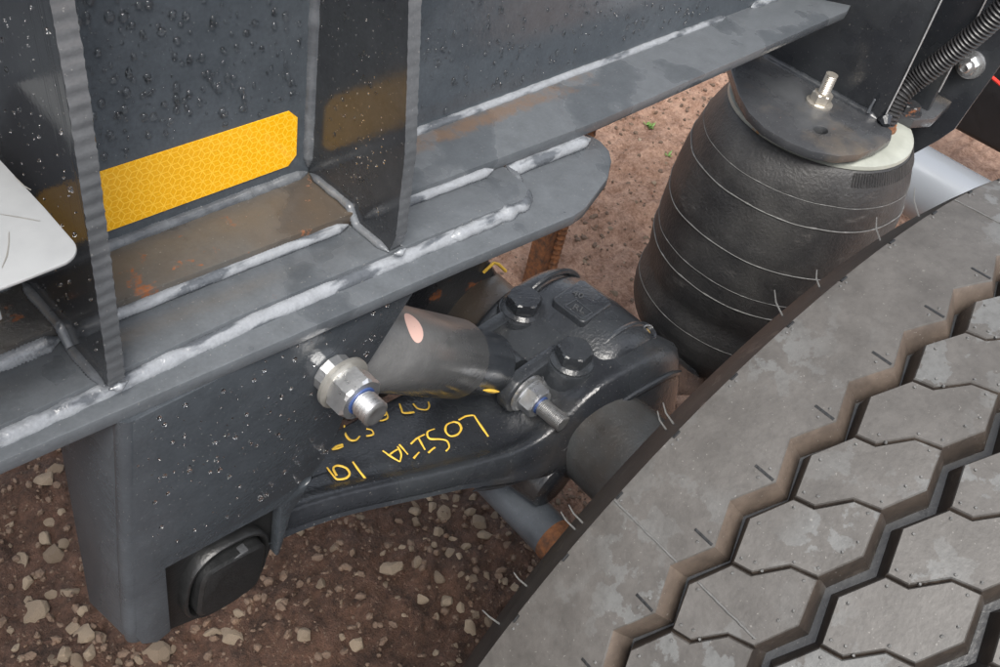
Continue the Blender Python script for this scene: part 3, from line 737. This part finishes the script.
def ring(z, r, name='moulded_ring', dash=False, a0=0, a1=360):
    R_ = interp(prof, z) + r*.25; n = 150; pts = []
    for i in range(n):
        t = math.radians(lerp(a0, a1, i/(n-1))); q = R_ + crease(t, z)
        pts.append((ASX + q*math.cos(t), ASY + q*math.sin(t), z + .0008*noise.noise(Vector((math.cos(t)*3, math.sin(t)*3, z*9)))))
    rr = [r*(.55 + .75*abs(noise.noise(Vector((i*.35, z*40, 0)))) + (.5 if dash and i % 7 == 0 else 0)) for i in range(n)]
    return MB().tube(pts, rr, 5, caps=False, up=(0, 0, 1)).build(name, M_ridge, asp, angle=180)
ring(-.207, .0008, dash=True); ring(-.243, .0014, dash=True); ring(-.325, .0015); ring(-.383, .0008, dash=True); ring(-.412, .0014, dash=True); ring(-.50, .0008, dash=True); ring(-.285, .0007, a0=250, a1=330)
# crimp teeth under the bead plate
mb = MB()
for i in range(60):
    t = math.radians(232 + i*1.75); c_, s_ = math.cos(t), math.sin(t)
    p0 = Vector((ASX + .1405*c_, ASY + .1405*s_, -.1610)); p1 = Vector((ASX + .1495*c_, ASY + .1495*s_, -.178))
    mb.tube([p0, p1], .0017, 5)
o = mb.build('crimp_ribs', M_rub, asp); o['kind'] = 'stuff'
MB().lathe((ASX, ASY, 0), (0, 0, 1), [(-.160, .120), (-.160, .1365), (-.157, .1390), (-.152, .1380), (-.149, .132), (-.147, .122), (-.147, .001)], 72).build('bead_plate', M_pale, asp, angle=40)
MB().lathe((ASX, ASY, 0), (0, 0, 1), [(-.66, .10), (-.66, .115), (-.60, .112)], 48).build('piston', M_cast, asp)
MB().lathe((.769, -.133, -.1465), (0, 0, 1), [(0, .0135), (.003, .0135)], 20).build('hole_shade_disc', M_blackbox, asp)  # added black disc that paints the shade inside the foot plate hole
# stud and nut through the foot plate
p = Vector((.833, -.092, -.1315))
MB().lathe(p, (0, 0, 1), [(0, .0075), (0, .0195), (.003, .0195), (.004, .017)], 28).build('washer', M_yzinc, asp)
hexnut(p + Vector((0, 0, .0035)), (0, 0, 1), .026, .014, asp, M_yzinc, ph=.3)
threaded(p + Vector((0, 0, .017)), (0, 0, 1), .0088, .030, asp, M_yzinc, pitch=.0025)
# air port
MB().lathe((.897, -.172, -.149), (0, 0, 1), [(0, .019), (.006, .019), (.007, .0165), (.012, .0165)], 24).build('air_port', M_rust, asp)

# spring bracket of the chassis
sb = MB().prism([(-.172, -.131), (-.166, .06), (-.150, .35), (.10, .35), (.10, -.131)], 0, .880, .890).build('spring_bracket', M_dark, ch, bevel=.001)
outf = [(.799, .045), (.768, .015), (.738, -.014), (.710, -.050), (.696, -.085), (.696, -.120), (.706, -.154), (.731, -.182), (.763, -.197), (.806, -.204), (.846, -.204), (.870, -.194), (.8785, -.176), (.8785, .045)]
hol = [(.769 + .0125*math.cos(2*math.pi*i/20), -.133 + .0095*math.sin(2*math.pi*i/20)) for i in range(20)]
curve_plate('foot_plate', outf, [hol], .010, Matrix.Translation((0, 0, -.1375)), M_foot, sb, .0012)
weld((.8785, -.165, -.1315), (.8785, .04, -.1315), .0075, M_dark, parent=sb, up=(-.7, 0, .7), jag=.2)
MB().tube([(.878, -.170, -.129), (.874, -.178, -.124), (.868, -.183, -.128)], [.006, .010, .005], 8).build('weld_end', M_dark, sb)
MB().tube([(.872, -.150, -.126), (.871, -.150, -.113), (.870, -.151, -.104)], [.003, .0018, .0016], 6).build('spatter', M_dweld, sb)
MB().prism([(-.196, -.162), (-.190, .06), (-.17, .35), (.10, .35), (.10, -.162)], 0, .985, .995).build('rear_plate', M_dark, sb, bevel=.001)
curve_plate('rear_foot', [(.93, -.165), (.94, -.196), (.975, -.212), (1.06, -.204), (1.085, -.196), (1.095, -.182), (1.105, -.150), (1.10, -.138), (.999, -.130), (.93, -.130)], [], .012, Matrix.Translation((0, 0, -.141)), M_foot, sb, .0015)
hexnut((.955, -.178, -.134), (0, 0, 1), .026, .013, sb, M_castr, ph=.2)
MB().lathe((.955, -.178, -.135), (0, 0, 1), [(0, .02), (.003, .02)], 24).build('washer', M_castr, sb)
M_chip = simple('bare_cut_edge', (.40, .41, .42), .35, .4, .3, 200)
for x_, e_ in ((.8785, [(-.1725, -.130), (-.1712, -.06), (-.1690, 0), (-.1665, .06), (-.160, .18)]), (.9835, [(-.1965, -.10), (-.1945, -.03), (-.1905, .06), (-.180, .2)])):
    MB().tube([(x_, y_, z_) for y_, z_ in e_], .0011, 6).build('chipped_edge', M_chip, sb)
# outrigger plate behind, with its bolt
MB().prism([(-.238, -.05), (-.228, -.169), (-.216, -.195), (-.15, -.31), (.10, -.31), (.10, .35), (-.245, .35)], 0, 1.055, 1.063).build('outrigger_plate', M_dark, sb, bevel=.001)
b3 = thing('mounting_bolt', (1.055, -.201, -.072), 'small zinc bolt on the dark plate behind the corrugated conduit', 'bolt')
q = Vector((1.0548, -.201, -.072)); NX = (-1, 0, 0)
MB().lathe(q, NX, [(0, .021), (.003, .021), (.004, .018)], 28).build('washer', M_zinc, b3)
hexnut(q + Vector((-.004, 0, 0)), NX, .024, .013, b3, M_zinc)
threaded(q + Vector((-.016, 0, 0)), NX, .0075, .010, b3, M_thread)

# corrugated conduit
hs = [(.897, -.172, -.142), (.900, -.170, -.125), (.910, -.168, -.100), (.925, -.174, -.078), (.930, -.184, -.056), (.932, -.196, -.030), (.932, -.207, -.005), (.931, -.218, .022), (.930, -.228, .052), (.93, -.238, .085), (.93, -.25, .13), (.93, -.262, .19), (.93, -.27, .26)]
hv = [Vector(p) for p in hs]; Q = []
for i in range(len(hv)-1):
    p0, p1, p2, p3 = hv[max(i-1, 0)], hv[i], hv[i+1], hv[min(i+2, len(hv)-1)]
    for k in range(20):
        t = k/20; Q.append(.5*((2*p1) + (p2-p0)*t + (2*p0-5*p1+4*p2-p3)*t*t + (3*p1-p0-3*p2+p3)*t**3))
L = 0; path = [Q[0]]; step = .0011; acc = 0
for a, b in zip(Q, Q[1:]):
    d = (b-a).length
    while acc + d >= step:
        tt = (step-acc)/d; a = a.lerp(b, tt); path.append(a.copy()); d = (b-a).length; acc = 0
    acc += d
rad = [.0135 + .0026*(1 if (i % 5) in (1, 2) else (0.5 if (i % 5) in (0, 3) else 0)) for i in range(len(path))]
hz = MB().tube(path, rad, 14).build('corrugated_conduit', M_hose, None, angle=30)
tag(hz, 'black corrugated conduit rising from the air spring port', 'conduit')

# ------------------------------------------------------------------ tyre
TC = Vector((.2842, -.4302, -.3690)); ty = thing('tyre', TC, 'new dusty truck tyre with hexagonal tread blocks and zigzag grooves', 'tyre')
ta = AV.cross(Vector((0, 0, 1))).normalized()
if ta.x < 0: ta = -ta
tb = ta.cross(AV).normalized()
if tb.z < 0: tb = -tb
ty.rotation_euler = Matrix((ta, AV, tb)).transposed().to_euler()       # local X forward, Y along the axle (inboard), Z up
NP = 57; PT = 360/NP; TH0 = -42.9; YC = -.1665
def crown(y): return .5005 - .0065*((y - YC)/.1665)**2
def cyl(th, y, r): t = math.radians(th); return (math.sin(t)*r, y, math.cos(t)*r)
DEP = .0200
def tread_piece(name, outline, mats, parent, inset=.0035, nseg=1):
    """outline: (theta offset deg, y); prism standing on the carcass, drawn in slightly at the top edge"""
    n = len(outline); cx = sum(p[0] for p in outline)/n; cy = sum(p[1] for p in outline)/n
    mb = MB(); K = .5*math.pi/180
    def off(d):
        r = []
        for i in range(n):
            p0 = Vector((outline[i-1][0]*K, outline[i-1][1])); p1 = Vector((outline[i][0]*K, outline[i][1])); p2 = Vector((outline[(i+1) % n][0]*K, outline[(i+1) % n][1]))
            e1 = (p1-p0).normalized(); e2 = (p2-p1).normalized(); n1 = Vector((e1.y, -e1.x)); n2 = Vector((e2.y, -e2.x)); b_ = (n1+n2)
            b_ = b_/max(.35, b_.dot(b_)/2) * 1.0 if b_.length > 1e-6 else n1
            q = p1 + b_*d/1.0; r.append((q.x/K, q.y))
        return r
    area = sum(outline[i-1][0]*outline[i][1] - outline[i][0]*outline[i-1][1] for i in range(n))
    sg = 1 if area > 0 else -1
    R = []
    for d, dz in ((.0052*sg, -DEP-.001), (.0046*sg, -DEP+.003), (.0002*sg, -.0012), (-.0006*sg, 0)):
        R.append([cyl(t, y, crown(y)+dz) for t, y in off(d)])
    vs = [p for r in R for p in r]; fs = []; ms = []
    for i in range(3):
        for j in range(n):
            fs.append((i*n+j, i*n+(j+1) % n, (i+1)*n+(j+1) % n, (i+1)*n+j)); ms.append(1 if i < 2 else 0)
    fs.append(tuple(3*n+j for j in range(n))); ms.append(0)
    mb.v = vs; mb.f = fs; mb.m = ms
    return mb
# block outline, one pitch: left peak at 0 deg, sipes Z-shaped, right peak half a pitch on
H = PT/2; G = .24
lowS = [(-H, -.0812), (-H+.38, -.0950), (-.60, -.1085), (0.0, -.1245)]
def shift(pl, d): return [(a+d, b) for a, b in pl]
block_out = [(0, -.0722)] + [(-H+G*.55, -.0826)] + [(-H+.38+G*.5, -.0945), (-.60+G*.35, -.1078), (0+G*.5, -.1232)] + [(H, -.1335)] + \
            [(PT-G*.5, -.1240), (PT-.60-G*.3, -.1092), (PT-H+.38-G*.5, -.0957), (H-G*.55, -.0832)]
bl = tread_piece('tread_block', block_out, None, None)
first = None; ROW = .0664
me_rows = []
def rows_mesh(r):
    b = tread_piece('tread_block', [(t, y - r*ROW) for t, y in block_out], None, None); return b
for r in range(3):
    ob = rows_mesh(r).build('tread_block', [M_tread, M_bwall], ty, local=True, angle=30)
    for i in range(NP):
        th = TH0 + i*PT
        o = ob if i == 0 else ob.copy()
        if i: COL.objects.link(o)
        o.parent = ty; o.rotation_euler = (0, math.radians(th), 0)
# shoulder ribs with a zigzag inner edge
def rib_mesh(ysh, ypk, yvl, ph, side):
    mb = MB(); E = []; 
    n = NP*2
    yin = lambda i: ypk if (i % 2 == 0) else yvl
    rows_ = []
    for d, dz in ((.0088, -DEP-.001), (.0080, -DEP+.003), (.0002, -.0010), (-.0006, 0)):
        rw = []
        for i in range(n*2):
            f_ = i/2; k0 = int(f_); fr = f_-k0
            y = lerp(yin(k0), yin(k0+1), fr) - side*d
            rw.append(cyl(TH0 + ph + f_*PT/2, y, crown(y)+dz))
        rows_.append(rw)
    for t_ in (.35, .7, .93):
        rw = []
        for i in range(n*2):
            f_ = i/2; k0 = int(f_); fr = f_-k0; y = lerp(lerp(yin(k0), yin(k0+1), fr), ysh, t_)
            rw.append(cyl(TH0 + ph + f_*PT/2, y, crown(y)))
        rows_.append(rw)
    rows_.append([cyl(TH0+ph+i*PT/4, ysh, crown(ysh)-.0003) for i in range(n*2)])
    N = n*2; vs = [p for r in rows_ for p in r]; fs = []; ms = []
    for i in range(len(rows_)-1):
        for j in range(N): fs.append((i*N+j, i*N+(j+1) % N, (i+1)*N+(j+1) % N, (i+1)*N+j)); ms.append(1 if i < 2 else 0)
    mb.v, mb.f, mb.m = vs, fs, ms
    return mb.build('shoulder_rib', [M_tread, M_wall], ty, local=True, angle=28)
rib_mesh(0.0, -.0560, -.0685, 0, 1)
YO = -.333
rib_mesh(YO, -.2915, -.2800, 0, -1)
# carcass: groove floor, shoulders, sidewalls
prof = [(.006, .300), (.022, .345), (.030, .395), (.027, .430), (.0235, .458), (.0120, .477), (.0042, .4885), (0.0, .4940), (-.002, .4735)]
prof2 = [(p_[0], p_[1]) for p_ in prof]
inner = [(y, r) for y, r in prof]
outer_ = [(YO - y, r) for y, r in reversed(prof)]
mb = MB(); rws = []; N = 228; ys = inner + [(-.03, crown(-.03)-DEP)] + [(lerp(-.05, YO+.05, i/10), crown(lerp(-.05, YO+.05, i/10))-DEP) for i in range(11)] + [(YO+.03, crown(-.03)-DEP)] + outer_
for y, r in ys: rws.append([cyl(360*i/N, y, r) for i in range(N)])
vs = [p for r in rws for p in r]; fs = []; ms = []
for i in range(len(rws)-1):
    for j in range(N): fs.append((i*N+j, i*N+(j+1) % N, (i+1)*N+(j+1) % N, (i+1)*N+j)); ms.append(0 if (i < len(inner)-1 or i >= len(rws)-len(inner)) else 1)
mb.v, mb.f, mb.m = vs, fs, ms
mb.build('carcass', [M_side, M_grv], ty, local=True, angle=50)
# steel rim closing the wheel
MB().lathe((0, YO-.012+.35-.005, 0), (0, -1, 0), [(0, .302), (.0, .30), (.02, .285), (.10, .270), (.25, .270), (.33, .285), (.35, .302)], 72, caps=False).build('rim', M_silver, ty, local=True)
MB().lathe((0, -.10, 0), (0, -1, 0), [(0, .270), (.01, .268), (.02, .10), (.02, .02)], 48, caps=False).build('wheel_disc', M_silver, ty, local=True)
# mould seam across the tread, vent nubs, rubber hairs, edge sipes
def seam(th, y0, y1, r=.0007):
    n = 40; pts = [cyl(th + .05*noise.noise(Vector((i*.3, th, 0))), lerp(y0, y1, i/n), crown(lerp(y0, y1, i/n)) + .0003) for i in range(n+1)]
    return MB().tube(pts, r, 6).build('mould_seam', M_ridge, ty, local=True)
seam(-42.35, -.001, -.058); seam(-42.35, -.076, -.1215); seam(-.4, -.001, -.06, .0005)
mb = MB()
for i in range(-4, 13):
    th0 = TH0 + i*PT
    spots = [(-H+.5, -.0605), (-H-.6, -.0590), (.3, -.004), (.9, -.0045)]
    for r in range(3):
        spots += [(a, b - r*ROW) for a, b in ((.15, -.0785), (-H+.75, -.085), (-H+1.1, -.0925), (-.2, -.1085), (.55, -.1205), (H-.7, -.124), (H+.5, -.1265), (PT-.75, -.1195), (H+1.0, -.0985), (H-.5, -.0870))]
    for a, y in spots:
        if random.random() < .12: continue
        p0 = cyl(th0+a+random.uniform(-.08, .08), y, crown(y)-.0003); p1 = cyl(th0+a, y, crown(y)+.0009)
        mb.tube([p0, p1], [.00105, .0007], 6)
o = mb.build('vent_nubs', M_ridge, ty, local=True); o['kind'] = 'stuff'
for i in range(-5, 14):
    th = TH0 + i*PT + H
    r_ = crown(-.056)
    pts = [cyl(th - .02, -.0525 - k_*.0048, crown(-.0525-k_*.0048)) for k_ in range(4)]
    MB().tube(pts, .0011, 6, up=cyl(th, 0, 1), flat=.45).build('edge_sipe', M_black, ty, local=True)
    thh = TH0 + i*PT + 1.1
    MB().tube([cyl(thh - .35, -.0012, crown(0)+.0002), cyl(thh + .35, -.0012, crown(0)+.0000)], .0010, 6).build('edge_sipe', M_black, ty, local=True)
hair = [(-53, .014, -.012, .012), (-46.5, .012, -.010, .014), (-45.6, .010, -.01, .014), (-35.5, .012, -.008, .012), (-34.8, .010, -.010, .014), (-21, .016, -.006, .016), (-17.0, .012, -.004, .010), (-8, .014, -.004, .014), (-3, .010, -.002, .018), (-57, .012, -.012, .014)]
for th, y, dr, ln in hair:
    r0 = interp([(0, .494), (.0042, .4885), (.0120, .477), (.0235, .458)], y)
    pts = [cyl(th, y, r0), cyl(th+.15, y+ln*.5, r0+ln*.45), cyl(th+.5, y+ln*.8, r0+ln*.9)]
    MB().tube(pts, [.0007, .0006, .0004], 5).build('rubber_hair', M_ridge, ty, local=True)

# ------------------------------------------------------------------ pale panel in the left foreground
pl = thing('white_panel', (-.45, -.09, .14), 'scratched white painted sheet metal panel corner beside the gusset', 'panel')
ZP = .150
pol = [(-.80, -.1655), (-.300, -.1655)] + arc((-.2800, -.1515), .0135, -80, 0, 6) + [(-.2655, -.120), (-.2650, -.05), (-.266, -.004), (-.80, -.004)]
MB().prism(pol, 2, ZP-.0022, ZP).build('sheet', M_white, pl, bevel=.0008)
MB().box((-.80, -.1652, ZP-.020), (-.312, -.1630, ZP-.0025)).build('folded_lip', M_white, pl, bevel=.0008)
for pts in ([(0, 214), (18, 217), (40, 221)], [(2, 268), (7, 256), (9, 243), (9, 232)], [(14, 176), (24, 186), (31, 190)]):
    q = [at(a_, b_, 2, ZP + .0002) for a_, b_ in pts]
    MB().tube(q, [.0002, .0004, .0003, .0002][:len(q)], 5, up=(0, 0, 1), flat=.3).build('scratch', M_washer, pl)
# ------------------------------------------------------------------ things beyond the air spring
ax2 = thing('axle_beam', (1.5, -.2, -.57), 'silver painted axle tube beyond the air spring', 'axle')
MB().lathe((1.50, .16, -.50), NY, [(0, .072), (.9, .072)], 48).build('tube', M_silver, ax2)
MB().lathe((1.50, -.06, -.50), NY, [(0, .0735), (.004, .079), (.03, .079), (.034, .0735)], 48, caps=False).build('weld_collar', M_silver, ax2)
bx_ = thing('plastic_box', (1.95, -.2, -.5), 'black plastic box behind the silver axle with a red cable', 'box')
MB().box((1.80, -.60, -.50), (2.3, -.02, -.02)).build('shell', M_blackbox, bx_, bevel=.015, seg=3)
MB().box((1.785, -.60, -.30), (1.80, -.02, -.28)).build('ledge', M_blackbox, bx_, bevel=.003)
rc = MB().tube([at(985, 71, 0, 1.77), at(1000, 84, 0, 1.77), at(1030, 106, 0, 1.77)], .004, 8).build('red_cable', M_red, bx_)
# rusty bar
rb = thing('rusty_bar', (1.0, .38, GZ), 'rusty ribbed iron bar standing in the dirt behind the arm', 'bar')
p0, p1 = at(536, 288, 2, GZ), at(541, 225, 2, GZ) 
bp = Vector((.945, .375, GZ-.02)); tp = bp + Vector((0.0, 0, .55))
MB().box((bp.x-.018, bp.y-.02, bp.z), (bp.x+.018, bp.y+.02, tp.z)).build('flat_face', M_rust, rb, bevel=.003)
pts = [Vector((bp.x+.022, bp.y-.022, bp.z)).lerp(Vector((bp.x+.022, bp.y-.022, tp.z)), i/120) for i in range(121)]
MB().tube(pts, [.011 + (.0018 if i % 3 == 0 else 0) for i in range(121)], 10).build('ribbed_rod', M_rust, rb)

# ------------------------------------------------------------------ stones and gravel
def stone_mesh(seed):
    rnd = random.Random(seed); bm = bmesh.new(); bmesh.ops.create_icosphere(bm, subdivisions=2, radius=1)
    sc = Vector((rnd.uniform(.8, 1.25), rnd.uniform(.65, 1.0), rnd.uniform(.5, .8))); off = Vector((seed*3.7, seed*1.3, 0))
    pl = [(Vector((rnd.gauss(0, 1), rnd.gauss(0, 1), rnd.gauss(0, 1))).normalized(), rnd.uniform(.42, .78)) for _ in range(11)]
    for v in bm.verts:
        p = v.co.copy()
        for n_, d_ in pl:                       # broken faces
            e = p.dot(n_)
            if e > d_: p -= n_*(e-d_)*.9
        p *= 1 + .12*noise.noise(p*1.6 + off)
        v.co = Vector((p.x*sc.x, p.y*sc.y, p.z*sc.z))
    me = bpy.data.meshes.new('stone'); bm.to_mesh(me); bm.free(); me.materials.append(M_stone)
    me.polygons.foreach_set('use_smooth', [True]*len(me.polygons)); me.set_sharp_from_angle(angle=math.radians(20))
    return me
smesh = [stone_mesh(i+1) for i in range(14)]
def place_stone(x, y, r, label, group):
    o = bpy.data.objects.new('stone', random.choice(smesh)); COL.objects.link(o)
    o.location = (x, y, gheight(x, y) + r*random.uniform(-.30, .12)); o.scale = (r, r, r)
    o.rotation_euler = (random.uniform(-.5, .5), random.uniform(-.5, .5), random.uniform(0, 6.28))
    tag(o, label, 'stone', group)
k = 1/2.815
def size_word(w_): return 'large' if w_ >= 22 else ('middle-sized' if w_ >= 16 else 'small')
cropA = [(150,115,20),(122,143,22),(170,222,14),(138,245,16),(20,245,15),(125,292,20),(155,340,28),(175,318,18),(50,355,20),(70,415,20),(75,468,18),(138,450,15),(195,450,20),(235,505,15),(88,512,32),(210,548,24),(232,568,24),(255,590,26),(250,632,22),(140,655,24),(185,640,22),(215,655,18),(440,625,28),(390,635,18),(480,600,14),(650,570,24),(600,560,20),(675,512,18),(480,655,14),(330,640,16),(45,610,14),(100,400,10),(20,300,10),(30,560,12),(60,650,13)]
cropB = [(325,208,15),(440,188,20),(480,178,16),(525,172,24),(560,155,18),(435,215,18),(490,205,16),(440,250,20),(520,230,22),(505,280,24),(555,190,18),(590,230,15),(620,262,24),(600,190,18),(660,250,20),(545,305,15),(580,330,18),(533,358,18),(630,300,22),(370,395,26),(445,385,22),(600,425,22),(350,440,18),(455,480,20),(525,480,22),(640,415,16),(120,582,24),(275,598,26),(170,430,15),(610,520,22),(640,535,18),(590,555,18),(550,600,16),(110,285,20),(285,250,14),(210,335,12),(710,450,14),(690,430,12),(665,190,12),(700,330,12),(560,420,10),(490,330,10),(400,330,11),(500,620,14),(540,655,15),(345,350,9),(410,520,10),(230,480,9),(60,490,12)]
for a, b, wpx in cropA:
    q = at(a*k, 430 + b*k, 2, GZ); d = (q - CAMP).length
    place_stone(q.x, q.y, wpx*k*(1.45 if wpx >= 20 else 1.1)*d/FPX, size_word(wpx) + ' pale tan stone lying on damp dirt beyond the hanger bracket', 'stones beyond the hanger bracket')
for a, b, wpx in cropB:
    q = at(260 + a*k, 430 + b*k, 2, GZ); d = (q - CAMP).length
    place_stone(q.x, q.y, wpx*k*1.25*d/FPX, size_word(wpx) + ' pale tan stone lying on damp dirt below the trailing arm', 'stones below the trailing arm')
for _ in range(75):                       # the thick scatter under the arm
    a, b = random.uniform(300, 590), random.uniform(470, 667)
    if random.random() > (.25 + .75*max(0, (a-380)/200)): continue
    q = at(a, b, 2, GZ); d = (q - CAMP).length; wpx = random.choice((6, 7, 8, 9, 10, 12, 15, 20))
    place_stone(q.x, q.y, wpx*k*1.2*d/FPX, size_word(wpx) + ' pale tan stone lying on damp dirt below the trailing arm', 'stones below the trailing arm')
for a, b, wpx in [(592,292,6),(604,303,9),(612,296,7),(662,243,10),(646,238,6),(625,262,5),(585,262,5),(690,152,6),(640,140,4),(668,160,5),(700,385,8),(708,378,6),(655,180,5),(610,230,5),(635,205,4),(575,280,5),(598,245,5),(905,228,5),(885,240,6)]:
    q = at(a, b, 2, GZ); d = (q - CAMP).length
    place_stone(q.x, q.y, wpx*.75*d/FPX, 'small stone on dry pinkish dirt around the air spring', 'stones around the air spring')
# fine gravel: far too many to count
ico = bmesh.new(); bmesh.ops.create_icosphere(ico, subdivisions=1, radius=1)
iv = [v.co.copy() for v in ico.verts]; iff = [tuple(v.index for v in f.verts) for f in ico.faces]; ico.free()
mb = MB(); cnt = 0
while cnt < 16000:
    x, y = random.uniform(-.6, 2.3), random.uniform(-.4, 1.3)
    if noise.noise(Vector((x*2.2, y*2.2, 4))) + random.uniform(-.45, .6) < 0: continue
    if x > .75 and random.random() < .72: continue
    r = .0018 + .0075*random.random()**3.4; z = gheight(x, y) + r*.1
    Rm = Matrix.Rotation(random.random()*6, 3, 'Z') @ Matrix.Rotation(random.random()*6, 3, 'X')
    sc = Vector((random.uniform(.7, 1.4), random.uniform(.6, 1.1), random.uniform(.5, .9)))
    mb.add([Vector((x, y, z)) + Rm @ Vector((v.x*sc.x*r*random.uniform(.75, 1.2), v.y*sc.y*r, v.z*sc.z*r)) for v in iv], iff); cnt += 1
gr = mb.build('gravel', M_grav, None, angle=25)
tag(gr, 'fine brown gravel scattered over the dirt', 'gravel', kind='stuff')
# a few green weeds by the air spring
M_leaf = simple('weed_leaf', (.10, .20, .035), .5, 0, .35, 80)
for i, (a, b) in enumerate(((652, 124), (668, 154), (648, 122))):
    q = at(a, b, 2, GZ); wd = thing('weed', (q.x, q.y, gheight(q.x, q.y)), 'tiny green weed sprouting from the dirt behind the air spring', 'plant', 'weeds in the dirt')
    for j in range(9):
        t = random.random()*6.28; l = random.uniform(.008, .02); d = Vector((math.cos(t), math.sin(t), random.uniform(.3, 1))); sdv = Vector((-math.sin(t), math.cos(t), 0))
        bs = Vector((q.x, q.y, gheight(q.x, q.y)))
        MB().add([bs, bs + d*l*.5 + sdv*l*.22, bs + d*l, bs + d*l*.5 - sdv*l*.22, bs + d*l*.5 + Vector((0, 0, .002))], [(0, 1, 4), (1, 2, 4), (2, 3, 4), (3, 0, 4)]).build('leaf', M_leaf, wd)
